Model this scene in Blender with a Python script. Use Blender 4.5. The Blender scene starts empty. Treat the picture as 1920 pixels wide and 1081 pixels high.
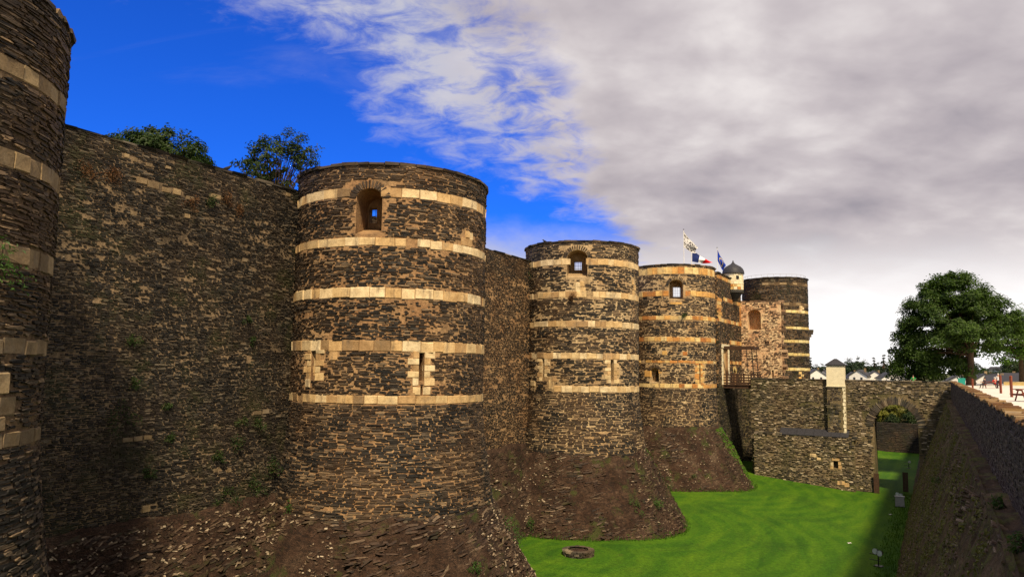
import bpy, bmesh, math, random
import numpy as np
from mathutils import Vector, Matrix

SC = bpy.context.scene
COL = SC.collection
random.seed(7)
RNG = np.random.default_rng(7)

# ------------------------------------------------------------------ camera
CAM_Z = 15.5
cam = bpy.data.cameras.new('camera'); camo = bpy.data.objects.new('camera', cam); COL.objects.link(camo)
cam.sensor_width = 36.0; cam.lens = 36.0 * 1400 / 1920; cam.clip_end = 9000; cam.clip_start = 0.1
_p, _r = math.radians(6.0), math.radians(0.8)
_F = Vector((0, math.cos(_p), math.sin(_p))); _U0 = Vector((0, -math.sin(_p), math.cos(_p))); _X = Vector((1, 0, 0))
_R = math.cos(_r) * _X + math.sin(_r) * _U0; _U = math.cos(_r) * _U0 - math.sin(_r) * _X
_M = Matrix((_R, _U, -_F)).transposed().to_4x4(); _M.translation = Vector((0, 0, CAM_Z))
camo.matrix_world = _M
SC.camera = camo

# ------------------------------------------------------------------ sun, sky, exposure
SUN_EL = math.radians(49); SUN_AZ = math.radians(-79)          # math angle of the direction to the sun, behind the camera on the right
sd = Vector((math.cos(SUN_EL) * math.cos(SUN_AZ), math.cos(SUN_EL) * math.sin(SUN_AZ), math.sin(SUN_EL)))
sun = bpy.data.lights.new('sun', 'SUN'); sun.energy = 5.0; sun.angle = math.radians(5); sun.color = (1.0, 0.82, 0.56)
suno = bpy.data.objects.new('sun', sun); COL.objects.link(suno)
suno.rotation_euler = (-sd).to_track_quat('-Z', 'Y').to_euler(); suno.location = (0, 0, 80)
SC.view_settings.view_transform = 'Standard'; SC.view_settings.look = 'None'
SC.view_settings.exposure = 0.3; SC.view_settings.gamma = 1.0
SC.view_settings.use_curve_mapping = False

world = bpy.data.worlds.new('World'); SC.world = world; world.use_nodes = True


class NT:
    """tiny node-tree writer"""
    def __init__(s, tree):
        s.t = tree; s.n = tree.nodes; s.l = tree.links

    def node(s, typ, **kw):
        n = s.n.new(typ)
        for k, v in kw.items():
            setattr(n, k, v)
        return n

    def put(s, sock, v):
        if v is None:
            return
        if hasattr(v, 'is_output'):
            s.l.new(v, sock)
        elif isinstance(v, (tuple, list)) and len(v) == 3 and sock.type == 'RGBA':
            sock.default_value = (*v, 1)
        else:
            sock.default_value = v

    def math(s, op, a, b=0.0, c=None, clamp=False):
        n = s.node('ShaderNodeMath', operation=op); n.use_clamp = clamp
        s.put(n.inputs[0], a); s.put(n.inputs[1], b)
        if c is not None:
            s.put(n.inputs[2], c)
        return n.outputs[0]

    def noise(s, vec, scale, detail=4, rough=0.55, dist=0.0):
        n = s.node('ShaderNodeTexNoise'); n.inputs['Scale'].default_value = scale; n.inputs['Detail'].default_value = detail
        n.inputs['Roughness'].default_value = rough; n.inputs['Distortion'].default_value = dist
        if vec is not None:
            s.l.new(vec, n.inputs['Vector'])
        return n.outputs['Fac']

    def ramp(s, fac, stops, interp='LINEAR'):
        n = s.node('ShaderNodeValToRGB'); n.color_ramp.interpolation = interp
        el = n.color_ramp.elements
        while len(el) < len(stops):
            el.new(0.5)
        for e, (p, c) in zip(el, stops):
            e.position = p; e.color = (*c, 1) if len(c) == 3 else c
        s.put(n.inputs[0], fac)
        return n.outputs[0]

    def mix(s, fac, a, b, mode='MIX'):
        n = s.node('ShaderNodeMix', data_type='RGBA', blend_type=mode)
        s.put(n.inputs[0], fac); s.put(n.inputs[6], a); s.put(n.inputs[7], b)
        return n.outputs[2]

    def smooth(s, v, a, b, o0=0.0, o1=1.0):
        n = s.node('ShaderNodeMapRange', interpolation_type='SMOOTHSTEP')
        s.put(n.inputs[0], v); n.inputs[1].default_value = a; n.inputs[2].default_value = b
        n.inputs[3].default_value = o0; n.inputs[4].default_value = o1
        return n.outputs[0]

    def vmap(s, vec, scale=(1, 1, 1), rot=(0, 0, 0), loc=(0, 0, 0)):
        n = s.node('ShaderNodeMapping'); s.l.new(vec, n.inputs[0])
        n.inputs['Scale'].default_value = scale; n.inputs['Rotation'].default_value = rot; n.inputs['Location'].default_value = loc
        return n.outputs[0]


CORE_N = (0.8273, -0.1908, 0.5284)            # pole of the cloud bank's edge


def build_world():
    k = NT(world.node_tree); k.n.clear()
    out = k.node('ShaderNodeOutputWorld'); bg = k.node('ShaderNodeBackground'); bg.inputs[1].default_value = 0.1
    k.l.new(bg.outputs[0], out.inputs[0])
    sky = k.node('ShaderNodeTexSky', sky_type='NISHITA'); sky.sun_disc = False
    sky.sun_elevation = SUN_EL; sky.sun_rotation = math.radians(90) - SUN_AZ
    sky.air_density = 1.0; sky.dust_density = 0.25; sky.ozone_density = 3.0
    blue = k.mix(1.0, sky.outputs[0], (0.075, 0.40, 1.36), 'MULTIPLY')
    tc = k.node('ShaderNodeTexCoord'); d = tc.outputs['Generated']
    sx = k.node('ShaderNodeSeparateXYZ'); k.l.new(d, sx.inputs[0])
    zc = k.math('MAXIMUM', sx.outputs[2], 0.0)
    zz = k.math('ADD', zc, 0.30)
    cb = k.node('ShaderNodeCombineXYZ')
    k.put(cb.inputs[0], k.math('DIVIDE', sx.outputs[0], zz)); k.put(cb.inputs[1], k.math('DIVIDE', sx.outputs[1], zz)); cb.inputs[2].default_value = 3.7
    uv = cb.outputs[0]
    dot = k.node('ShaderNodeVectorMath', operation='DOT_PRODUCT'); k.l.new(d, dot.inputs[0]); dot.inputs[1].default_value = (0.489, -0.258, 0.833)
    side = dot.outputs['Value']
    n1 = k.noise(uv, 2.1, 9, 0.6, 0.3)
    n2 = k.noise(k.vmap(uv, (1, 1.5, 1), (0, 0, 0.6)), 11.0, 7, 0.62, 0.5)
    edge = k.math('ADD', side, k.math('ADD', k.math('MULTIPLY', k.math('SUBTRACT', n1, 0.5), 0.22), k.math('MULTIPLY', k.math('SUBTRACT', n2, 0.5), 0.13)))
    dot2 = k.node('ShaderNodeVectorMath', operation='DOT_PRODUCT'); k.l.new(d, dot2.inputs[0]); dot2.inputs[1].default_value = CORE_N
    core = k.math('ADD', dot2.outputs['Value'], k.math('ADD', k.math('MULTIPLY', k.math('SUBTRACT', n1, 0.5), 0.30), k.math('MULTIPLY', k.math('SUBTRACT', n2, 0.5), 0.08)))
    veil = k.math('MULTIPLY', k.smooth(edge, -0.075, 0.03), k.smooth(k.math('ADD', k.math('MULTIPLY', n2, 0.6), k.math('MULTIPLY', n1, 0.4)), 0.34, 0.54, 0.22, 0.95))
    m1 = k.math('MAXIMUM', veil, k.smooth(core, -0.03, 0.06))
    low = k.math('ADD', zc, k.math('MULTIPLY', k.math('SUBTRACT', n1, 0.5), 0.10))
    m2 = k.smooth(low, 0.195, 0.125)
    cirrus = k.math('MULTIPLY', k.smooth(k.noise(k.vmap(uv, (1, 2.6, 1), (0, 0, 0.5)), 1.3, 7, 0.6, 0.8), 0.55, 0.8), 0.22)
    mask = k.math('MAXIMUM', k.math('MAXIMUM', m1, m2), cirrus)
    sh1 = k.noise(k.vmap(uv, (1, 1.15, 1), (0, 0, -0.25), (3.1, 0.4, 0)), 1.9, 5, 0.5, 0.2)
    sh2 = k.noise(k.vmap(uv, (1, 1.2, 1), (0, 0, -0.2), (1.7, 2.4, 0)), 4.6, 5, 0.5, 0.15)
    sh = k.math('ADD', k.math('MULTIPLY', sh1, 0.56), k.math('MULTIPLY', sh2, 0.44))
    cl = k.ramp(sh, [(0.36, (2.9, 2.65, 3.0)), (0.45, (3.95, 3.55, 3.8)), (0.53, (4.9, 4.45, 4.6)), (0.64, (6.7, 6.25, 6.2))])
    hz = k.smooth(k.math('ADD', zc, k.math('MULTIPLY', k.math('SUBTRACT', sh, 0.5), 0.16)), 0.185, 0.05)
    cl = k.mix(hz, cl, (9.6, 9.3, 9.2))
    thick = k.smooth(core, -0.10, 0.05)
    cl = k.mix(thick, (4.7, 4.7, 5.4), cl)
    colr = k.mix(mask, blue, cl)
    k.l.new(colr, bg.inputs[0])


build_world()

# ------------------------------------------------------------------ frame of the moat: s runs along it, t across it (towards the terrace)
AX = np.array([0.4924, 0.8704]); BX = np.array([0.8704, -0.4924])
ANG_A = math.atan2(AX[1], AX[0]); ANG_B = math.atan2(BX[1], BX[0])


def P(s, t, z=0.0):
    return Vector((s * AX[0] + t * BX[0], s * AX[1] + t * BX[1], z))


def to_st(x, y):
    return x * AX[0] + y * AX[1], x * BX[0] + y * BX[1]


# ------------------------------------------------------------------ numpy noise
_LAT = np.random.default_rng(3).random((256, 256))


def vnoise(x, y, seed=0):
    x = np.asarray(x, float) + seed * 17.31; y = np.asarray(y, float) + seed * 9.77
    xi = np.floor(x).astype(int); yi = np.floor(y).astype(int); fx = x - xi; fy = y - yi
    fx = fx * fx * (3 - 2 * fx); fy = fy * fy * (3 - 2 * fy)
    g = lambda a, b: _LAT[a & 255, b & 255]
    return (g(xi, yi) * (1 - fx) + g(xi + 1, yi) * fx) * (1 - fy) + (g(xi, yi + 1) * (1 - fx) + g(xi + 1, yi + 1) * fx) * fy


def fbm(x, y, seed=0, oct=4):
    a = 0.5; r = 0; f = 1.0
    for i in range(oct):
        r = r + a * vnoise(np.asarray(x) * f, np.asarray(y) * f, seed + i); a *= 0.5; f *= 2.03
    return r / 0.9375


# ------------------------------------------------------------------ mesh helpers
def mesh_np(name, verts, faces=None, loops=None, starts=None):
    """verts (n,3); faces = (m,k) array, or flat loops + starts"""
    me = bpy.data.meshes.new(name)
    verts = np.ascontiguousarray(verts, dtype=np.float32)
    if faces is not None:
        faces = np.asarray(faces); k = faces.shape[1]
        loops = faces.ravel(); starts = np.arange(len(faces)) * k
    me.vertices.add(len(verts)); me.vertices.foreach_set('co', verts.ravel())
    me.loops.add(len(loops)); me.loops.foreach_set('vertex_index', np.ascontiguousarray(loops, dtype=np.int32))
    me.polygons.add(len(starts)); me.polygons.foreach_set('loop_start', np.ascontiguousarray(starts, dtype=np.int32))
    me.update(calc_edges=True); me.validate(); me.polygons.foreach_set('use_smooth', np.zeros(len(me.polygons), bool))
    return me


def link(name, me, m=None, parent=None, loc=None, rotz=0.0, **props):
    o = bpy.data.objects.new(name, me); COL.objects.link(o)
    if m is not None and me is not None and len(me.materials) == 0:
        me.materials.append(m)
    if parent is not None:
        o.parent = parent
    if loc is not None:
        o.location = loc
    o.rotation_euler = (0, 0, rotz)
    for a, b in props.items():
        o[a] = b
    return o


def thing(name, label, cat, loc=(0, 0, 0), rotz=0.0, group=None):
    o = bpy.data.objects.new(name, None); COL.objects.link(o); o.location = loc; o.rotation_euler = (0, 0, rotz)
    o.empty_display_size = 0.3
    o['label'] = label; o['category'] = cat
    if group:
        o['group'] = group
    return o


def tag(o, label, cat, group=None):
    o['label'] = label; o['category'] = cat
    if group:
        o['group'] = group
    return o


class MB:
    def __init__(s):
        s.v = []; s.f = []

    def add(s, v, f):
        b = len(s.v); s.v += [tuple(p) for p in v]; s.f += [[i + b for i in q] for q in f]

    def box(s, c, d, rz=0.0, taper=1.0):
        x, y, z = d[0] / 2, d[1] / 2, d[2] / 2
        pts = []
        for dz, k in ((-z, 1), (z, taper)):
            for dx, dy in ((-x, -y), (x, -y), (x, y), (-x, y)):
                px, py = dx * k, dy * k
                pts.append((c[0] + px * math.cos(rz) - py * math.sin(rz), c[1] + px * math.sin(rz) + py * math.cos(rz), c[2] + dz))
        s.add(pts, [(3, 2, 1, 0), (4, 5, 6, 7), (0, 1, 5, 4), (1, 2, 6, 5), (2, 3, 7, 6), (3, 0, 4, 7)])

    def tube(s, pts, rad, n=8, cap=True):
        pts = [Vector(p) for p in pts]
        if not hasattr(rad, '__len__'):
            rad = [rad] * len(pts)
        b = len(s.v)
        for i, p in enumerate(pts):
            t = (pts[min(i + 1, len(pts) - 1)] - pts[max(i - 1, 0)])
            if t.length < 1e-9:
                t = Vector((0, 0, 1))
            t.normalize()
            u = t.orthogonal().normalized() if abs(t.z) > 0.95 else t.cross(Vector((0, 0, 1))).normalized()
            w = t.cross(u)
            for j in range(n):
                a = 2 * math.pi * j / n
                s.v.append(tuple(p + (u * math.cos(a) + w * math.sin(a)) * rad[i]))
        for i in range(len(pts) - 1):
            for j in range(n):
                s.f.append([b + i * n + j, b + i * n + (j + 1) % n, b + (i + 1) * n + (j + 1) % n, b + (i + 1) * n + j])
        if cap:
            s.f.append([b + j for j in range(n)][::-1]); e = b + (len(pts) - 1) * n; s.f.append([e + j for j in range(n)])

    def lathe(s, c, prof, n=24):
        b = len(s.v)
        for r, z in prof:
            for j in range(n):
                a = 2 * math.pi * j / n
                s.v.append((c[0] + r * math.cos(a), c[1] + r * math.sin(a), c[2] + z))
        for i in range(len(prof) - 1):
            for j in range(n):
                s.f.append([b + i * n + j, b + i * n + (j + 1) % n, b + (i + 1) * n + (j + 1) % n, b + (i + 1) * n + j])
        s.f.append([b + j for j in range(n)][::-1]); e = b + (len(prof) - 1) * n; s.f.append([e + j for j in range(n)])

    def mesh(s, name='mesh', smooth=False):
        me = bpy.data.meshes.new(name); me.from_pydata(s.v, [], s.f); me.update()
        if smooth:
            me.polygons.foreach_set('use_smooth', [True] * len(me.polygons))
        return me

    def build(s, name, m, parent=None, loc=None, rotz=0.0, smooth=False, **props):
        return link(name, s.mesh(name, smooth), m, parent, loc, rotz, **props)


def cut(o, cutters):
    """boolean difference, baked; the cutters are thrown away"""
    bpy.context.view_layer.update()
    tmp = []
    for v, f in cutters:
        me = bpy.data.meshes.new('cutter'); me.from_pydata(v, [], f); me.update()
        bm = bmesh.new(); bm.from_mesh(me); bmesh.ops.recalc_face_normals(bm, faces=bm.faces); bm.to_mesh(me); bm.free()
        c = bpy.data.objects.new('cutter', me); COL.objects.link(c); tmp.append(c)
        md = o.modifiers.new('cut', 'BOOLEAN'); md.operation = 'DIFFERENCE'; md.object = c; md.solver = 'EXACT'
    dg = bpy.context.evaluated_depsgraph_get(); dg.update()
    me = bpy.data.meshes.new_from_object(o.evaluated_get(dg))
    o.modifiers.clear(); old = o.data; o.data = me; bpy.data.meshes.remove(old)
    for c in tmp:
        m = c.data; bpy.data.objects.remove(c); bpy.data.meshes.remove(m)


# ------------------------------------------------------------------ materials
MATS = {}


def material(name):
    m = bpy.data.materials.new(name); m.use_nodes = True; m.node_tree.nodes.clear()
    k = NT(m.node_tree); out = k.node('ShaderNodeOutputMaterial'); b = k.node('ShaderNodeBsdfPrincipled')
    k.l.new(b.outputs[0], out.inputs[0]); b.inputs['Specular IOR Level'].default_value = 0.25
    MATS[name] = m
    return m, k, b


def geo_pos(k):
    return k.node('ShaderNodeNewGeometry').outputs['Position']


def bump(k, b, h, strength=0.5, dist=0.05):
    n = k.node('ShaderNodeBump'); n.inputs['Strength'].default_value = strength; n.inputs['Distance'].default_value = dist
    k.put(n.inputs['Height'], h); k.l.new(n.outputs[0], b.inputs['Normal'])


def piece_random(k):
    g = k.node('ShaderNodeNewGeometry'); o = k.node('ShaderNodeObjectInfo')
    return k.math('FRACT', k.math('ADD', g.outputs['Random Per Island'], o.outputs['Random']))


def mat_slate(name, stops, brown=(0.16, 0.09, 0.042), brown_amt=0.5, moss=0.0, pale=0.02):
    m, k, b = material(name)
    r = piece_random(k); p = geo_pos(k)
    c = k.ramp(r, stops)
    big = k.noise(p, 0.35, 4, 0.6)
    c = k.mix(k.math('MULTIPLY', k.smooth(big, 0.42, 0.68), brown_amt), c, k.mix(0.6, c, brown))
    fine = k.noise(k.vmap(p, (6, 6, 22)), 1.0, 5, 0.65)
    c = k.mix(1.0, c, k.ramp(fine, [(0.3, (0.45, 0.45, 0.45)), (0.7, (1.5, 1.45, 1.4))]), 'MULTIPLY')
    lich = k.math('MULTIPLY', k.smooth(k.noise(p, 3.2, 5, 0.7), 0.66, 0.74), 0.5)
    c = k.mix(lich, c, (0.30, 0.25, 0.17))
    if moss:
        mm = k.math('MULTIPLY', k.smooth(k.noise(p, 0.5, 5, 0.7), 0.48, 0.66), moss)
        c = k.mix(mm, c, (0.045, 0.05, 0.012))
    k.l.new(c, b.inputs['Base Color']); b.inputs['Roughness'].default_value = 0.72
    bump(k, b, fine, 0.6, 0.03)
    return m


def mat_mortar(name, a, bcol, dark, amt=0.5, sc=0.45):
    m, k, b = material(name)
    p = geo_pos(k)
    n1 = k.noise(p, sc, 6, 0.65); n2 = k.noise(p, 7.0, 6, 0.7); n3 = k.noise(k.vmap(p, (1.2, 1.2, 0.25)), 1.0, 4, 0.6)
    c = k.mix(k.smooth(n1, 0.35, 0.68), a, bcol)
    c = k.mix(k.math('MULTIPLY', k.smooth(n3, 0.5, 0.72), amt), c, dark)
    c = k.mix(1.0, c, k.ramp(n2, [(0.28, (0.4, 0.4, 0.4)), (0.72, (1.45, 1.42, 1.35))]), 'MULTIPLY')
    k.l.new(c, b.inputs['Base Color']); b.inputs['Roughness'].default_value = 0.93
    bump(k, b, n2, 0.9, 0.06)
    return m


def mat_limestone(name, stops):
    m, k, b = material(name)
    r = piece_random(k); p = geo_pos(k)
    c = k.ramp(r, stops)
    n = k.noise(p, 2.2, 7, 0.68); st = k.noise(k.vmap(p, (2.4, 2.4, 0.5)), 1.0, 5, 0.65); f = k.noise(p, 14, 5, 0.7)
    c = k.mix(1.0, c, k.ramp(n, [(0.3, (0.62, 0.55, 0.47)), (0.7, (1.15, 1.12, 1.08))]), 'MULTIPLY')
    c = k.mix(k.math('MULTIPLY', k.smooth(st, 0.53, 0.70), 0.72), c, (0.16, 0.115, 0.075))
    c = k.mix(1.0, c, k.ramp(f, [(0.25, (0.7, 0.7, 0.7)), (0.7, (1.12, 1.12, 1.12))]), 'MULTIPLY')
    gr = k.smooth(k.noise(p, 0.6, 6, 0.7), 0.50, 0.70)
    c = k.mix(k.math('MULTIPLY', gr, 0.5), c, (0.20, 0.165, 0.12))
    k.l.new(c, b.inputs['Base Color']); b.inputs['Roughness'].default_value = 0.88
    bump(k, b, k.math('ADD', n, f), 0.5, 0.03)
    return m


def mat_plain(name, col, rough=0.7, var=0.25, scale=3.0, metal=0.0, spec=0.25, bmp=0.3):
    m, k, b = material(name)
    p = geo_pos(k); n = k.noise(p, scale, 6, 0.65)
    lo = tuple(x * (1 - var) for x in col); hi = tuple(min(1, x * (1 + var)) for x in col)
    k.l.new(k.ramp(n, [(0.3, lo), (0.7, hi)]), b.inputs['Base Color'])
    b.inputs['Roughness'].default_value = rough; b.inputs['Metallic'].default_value = metal; b.inputs['Specular IOR Level'].default_value = spec
    if bmp:
        bump(k, b, n, bmp, 0.02)
    return m


def mat_leaf(name, dark, lite, trans=0.35, hue=(0.5, 0.5, 0.02)):
    m = bpy.data.materials.new(name); m.use_nodes = True; m.node_tree.nodes.clear(); k = NT(m.node_tree)
    out = k.node('ShaderNodeOutputMaterial'); b = k.node('ShaderNodeBsdfPrincipled'); tr = k.node('ShaderNodeBsdfTranslucent'); mx = k.node('ShaderNodeMixShader')
    r = piece_random(k); p = geo_pos(k); n = k.noise(p, 0.9, 3, 0.6)
    c = k.ramp(k.math('ADD', k.math('MULTIPLY', r, 0.45), k.math('MULTIPLY', k.smooth(n, .3, .7), 0.55)), [(0.15, dark), (0.85, lite)])
    k.l.new(c, b.inputs['Base Color']); b.inputs['Roughness'].default_value = 0.55; b.inputs['Specular IOR Level'].default_value = 0.3
    k.l.new(k.mix(1.0, c, (1.3, 1.5, 0.6), 'MULTIPLY'), tr.inputs[0])
    mx.inputs[0].default_value = trans
    k.l.new(b.outputs[0], mx.inputs[1]); k.l.new(tr.outputs[0], mx.inputs[2]); k.l.new(mx.outputs[0], out.inputs[0])
    MATS[name] = m
    return m


SL = [(0.0, (0.009, 0.009, 0.009)), (0.4, (0.019, 0.017, 0.015)), (0.68, (0.042, 0.036, 0.029)), (0.87, (0.10, 0.075, 0.05)), (1.0, (0.24, 0.17, 0.10))]
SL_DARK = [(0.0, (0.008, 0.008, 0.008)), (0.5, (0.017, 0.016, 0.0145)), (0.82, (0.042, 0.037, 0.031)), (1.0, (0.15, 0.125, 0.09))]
SL_GREY = [(0.0, (0.02, 0.02, 0.02)), (0.45, (0.055, 0.052, 0.045)), (0.8, (0.12, 0.105, 0.08)), (1.0, (0.28, 0.23, 0.15))]
slate = mat_slate('slate_masonry', SL)
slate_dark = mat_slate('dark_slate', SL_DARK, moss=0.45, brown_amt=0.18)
slate_grey = mat_slate('grey_slate', SL_GREY, moss=0.35)
slate_bridge = mat_slate('bridge_rubble', [(0.0, (0.028, 0.025, 0.021)), (0.35, (0.08, 0.068, 0.05)), (0.68, (0.18, 0.148, 0.10)), (0.88, (0.34, 0.275, 0.18)), (1.0, (0.6, 0.52, 0.38))], moss=0.45)
slate_ruin = mat_slate('ruined_slate', [(0.0, (0.05, 0.035, 0.025)), (0.4, (0.16, 0.10, 0.06)), (0.75, (0.34, 0.22, 0.13)), (1.0, (0.5, 0.38, 0.24))])
mortar = mat_mortar('ochre_mortar', (0.37, 0.235, 0.12), (0.26, 0.145, 0.07), (0.085, 0.06, 0.038))
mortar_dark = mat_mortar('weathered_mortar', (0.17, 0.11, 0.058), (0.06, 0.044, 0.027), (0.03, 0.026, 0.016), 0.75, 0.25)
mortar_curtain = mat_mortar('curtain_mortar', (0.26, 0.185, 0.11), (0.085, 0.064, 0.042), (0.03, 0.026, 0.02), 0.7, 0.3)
mortar_pale = mat_mortar('pale_mortar', (0.48, 0.36, 0.21), (0.33, 0.215, 0.11), (0.09, 0.07, 0.04), 0.45)
mortar_ruin = mat_mortar('pink_plaster', (0.72, 0.56, 0.34), (0.55, 0.30, 0.16), (0.20, 0.13, 0.08), 0.35)
mortar_moss = mat_mortar('mossy_mortar', (0.20, 0.15, 0.085), (0.085, 0.08, 0.032), (0.03, 0.028, 0.014), 0.6, 0.3)
LS_CREAM = [(0.0, (0.26, 0.18, 0.10)), (0.08, (0.50, 0.33, 0.16)), (0.32, (0.64, 0.45, 0.22)), (0.6, (0.70, 0.54, 0.30)), (1.0, (0.80, 0.68, 0.45))]
LS_ORANGE = [(0.0, (0.42, 0.17, 0.05)), (0.35, (0.62, 0.31, 0.085)), (0.65, (0.72, 0.48, 0.17)), (1.0, (0.80, 0.66, 0.34))]
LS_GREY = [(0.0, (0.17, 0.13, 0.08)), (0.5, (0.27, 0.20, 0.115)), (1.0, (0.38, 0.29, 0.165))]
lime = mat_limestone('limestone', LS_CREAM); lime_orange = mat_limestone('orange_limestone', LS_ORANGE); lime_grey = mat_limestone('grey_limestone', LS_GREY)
lime_yellow = mat_limestone('yellow_limestone', [(0, (.6, .46, .18)), (.5, (.74, .62, .27)), (1, (.82, .74, .4))])
iron = mat_plain('iron', (0.025, 0.025, 0.028), 0.5, 0.3, 8, 0.6)
wood_dark = mat_plain('dark_timber', (0.055, 0.028, 0.016), 0.7, 0.4, 6)
wood_red = mat_plain('red_timber', (0.19, 0.05, 0.025), 0.6, 0.3, 6)
wood_door = mat_plain('door_timber', (0.55, 0.38, 0.18), 0.7, 0.3, 5)
plaster = mat_plain('cream_plaster', (0.72, 0.64, 0.44), 0.85, 0.12, 2.5)
white_paint = mat_plain('white_render', (0.72, 0.70, 0.66), 0.85, 0.08, 2)
roof_slate = mat_plain('roof_slate', (0.032, 0.032, 0.038), 0.55, 0.35, 4)
bark = mat_plain('bark', (0.075, 0.05, 0.03), 0.9, 0.4, 5)
feather = mat_plain('dark_feathers', (0.02, 0.02, 0.024), 0.6, 0.3, 12)


# ------------------------------------------------------------------ masonry laid stone by stone
HEX = np.array([(-0.5, 0.0), (-0.40, 0.5), (0.40, 0.5), (0.5, 0.0), (0.40, -0.5), (-0.40, -0.5)])


def lay(rng, u0, u1, v0, v1, hr, lr, gap=0.03, cover=1.0, patch=0.0, pscale=0.6, seed=1, fill=(0.50, 0.96)):
    """courses of slates: returns arrays uc, vc, lu, lv"""
    U, V, LU, LV = [], [], [], []
    v = v0
    while v < v1:
        h = rng.uniform(*hr)
        n = int((u1 - u0) / (0.5 * (lr[0] + lr[1]))) + 6
        ln = lr[0] + (lr[1] - lr[0]) * rng.beta(1.3, 2.2, n)
        gp = rng.exponential(gap, n) + gap * 0.3
        e = u0 - rng.uniform(0, lr[1]) + np.cumsum(ln + gp); c = e - ln / 2 - gp
        m = (c > u0) & (c < u1)
        U.append(c[m]); LU.append(ln[m]); V.append(np.full(m.sum(), v + h / 2) + rng.normal(0, h * 0.10, m.sum())); LV.append(h * rng.uniform(fill[0], fill[1], m.sum()))
        v += h
    U, V, LU, LV = map(np.concatenate, (U, V, LU, LV))
    keep = rng.random(len(U)) < cover
    if patch:
        thr = patch(V) if callable(patch) else patch
        keep &= fbm(U * pscale * 0.6, V * pscale * 2.0, seed) > thr * rng.uniform(0.8, 1.12, len(U))
    return U[keep], V[keep], LU[keep], LV[keep]


def drop_rects(a, rects):
    U, V, LU, LV = a
    keep = np.ones(len(U), bool)
    for (ua, ub, va, vb) in rects:
        keep &= ~((U + LU * 0.42 > ua) & (U - LU * 0.42 < ub) & (V + LV * 0.42 > va) & (V - LV * 0.42 < vb))
    return U[keep], V[keep], LU[keep], LV[keep]


def stones_mesh(name, rng, a, mapf, prot=(0.015, 0.07), back=-0.06, square=False):
    U, V, LU, LV = a; n = len(U)
    ring = (HEX * np.array([1.22, 1]) * np.array([[.82, 1], [1, 1], [1, 1], [.82, 1], [1, 1], [1, 1]]) if square else HEX)[None] + rng.normal(0, 1, (n, 6, 2)) * np.array([0.05, 0.10])
    o = rng.uniform(prot[0], prot[1], n)
    vb = np.empty((n, 12, 3))
    tilt = rng.normal(0, 0.015, n)
    for j in range(6):
        uu = ring[:, j, 0] * LU; vv = ring[:, j, 1] * LV + tilt * uu
        oo = o + rng.normal(0, 0.008, n)
        vb[:, j] = mapf(U + uu * 0.965, V + vv * 0.90, oo)
        vb[:, 6 + j] = mapf(U + uu, V + vv, np.full(n, back))
    base = (np.arange(n) * 12)[:, None]
    tpl = [0, 5, 4, 3, 2, 1]
    for j in range(6):
        jj = (j + 1) % 6
        tpl += [j, jj, 6 + jj, 6 + j]
    loops = (base + np.array(tpl)[None]).ravel()
    st = np.array([0] + [6 + 4 * j for j in range(6)])
    starts = (np.arange(n)[:, None] * 30 + st[None]).ravel()
    return mesh_np(name, vb.reshape(-1, 3), loops=loops, starts=starts)


def unit_stone(seed, kind='slate'):
    rng = np.random.default_rng(seed)
    v = []; f = []
    if kind == 'slate':
        ring = HEX + rng.normal(0, 1, (6, 2)) * np.array([0.05, 0.10])
        for (x, z) in ring:
            v.append((x * 0.965, 0.5 + rng.normal(0, 0.08), z * 0.9))
        for (x, z) in ring:
            v.append((x, -0.9, z))
        f.append((0, 1, 2, 3, 4, 5))
        for j in range(6):
            f.append((j, 6 + j, 6 + (j + 1) % 6, (j + 1) % 6))
    else:                                             # dressed block: bevelled front, slightly uneven
        q = [(-0.5, -0.5), (0.5, -0.5), (0.5, 0.5), (-0.5, 0.5)]
        for (x, z) in q:
            v.append((x * 0.955 + rng.normal(0, 0.006), 0.5 + rng.normal(0, 0.05), z * 0.92 + rng.normal(0, 0.03)))
        for (x, z) in q:
            v.append((x * 0.99, 0.36, z * 0.985 + rng.normal(0, 0.02)))
        for (x, z) in q:
            v.append((x * 0.99, -0.5, z * 0.985))
        f.append((3, 2, 1, 0))
        for a in (0, 4):
            for j in range(4):
                f.append((a + j, a + (j + 1) % 4, a + 4 + (j + 1) % 4, a + 4 + j))
    me = bpy.data.meshes.new(kind); me.from_pydata(v, [], f); me.update()
    bm = bmesh.new(); bm.from_mesh(me); bmesh.ops.recalc_face_normals(bm, faces=bm.faces)
    # open shells: make the front face look along +Y
    fr = max(bm.faces, key=lambda q: q.calc_center_median().y)
    if fr.normal.y < 0:
        bmesh.ops.reverse_faces(bm, faces=bm.faces)
    bm.to_mesh(me); bm.free()
    return me


_UNIT = {}


def unit_meshes(kind, m, n=7):
    key = (kind, m.name)
    if key not in _UNIT:
        L = []
        for i in range(n):
            me = unit_stone(100 + i, kind); me.materials.append(m); L.append(me)
        _UNIT[key] = L
    return _UNIT[key]


def put_piece(name, me, parent, pos, nang, size, tilt=0.0):
    """pos world, nang = math angle of the outward normal, size = (along, depth, up)"""
    o = bpy.data.objects.new(name, me); COL.objects.link(o); o.parent = parent
    o.location = Vector(pos) - parent.location
    o.rotation_euler = (0, tilt, nang - math.pi / 2); o.scale = size
    return o


class Surface:
    """something that carries masonry: mapf(u, v, o) -> xyz and the angle of its normal"""


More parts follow.
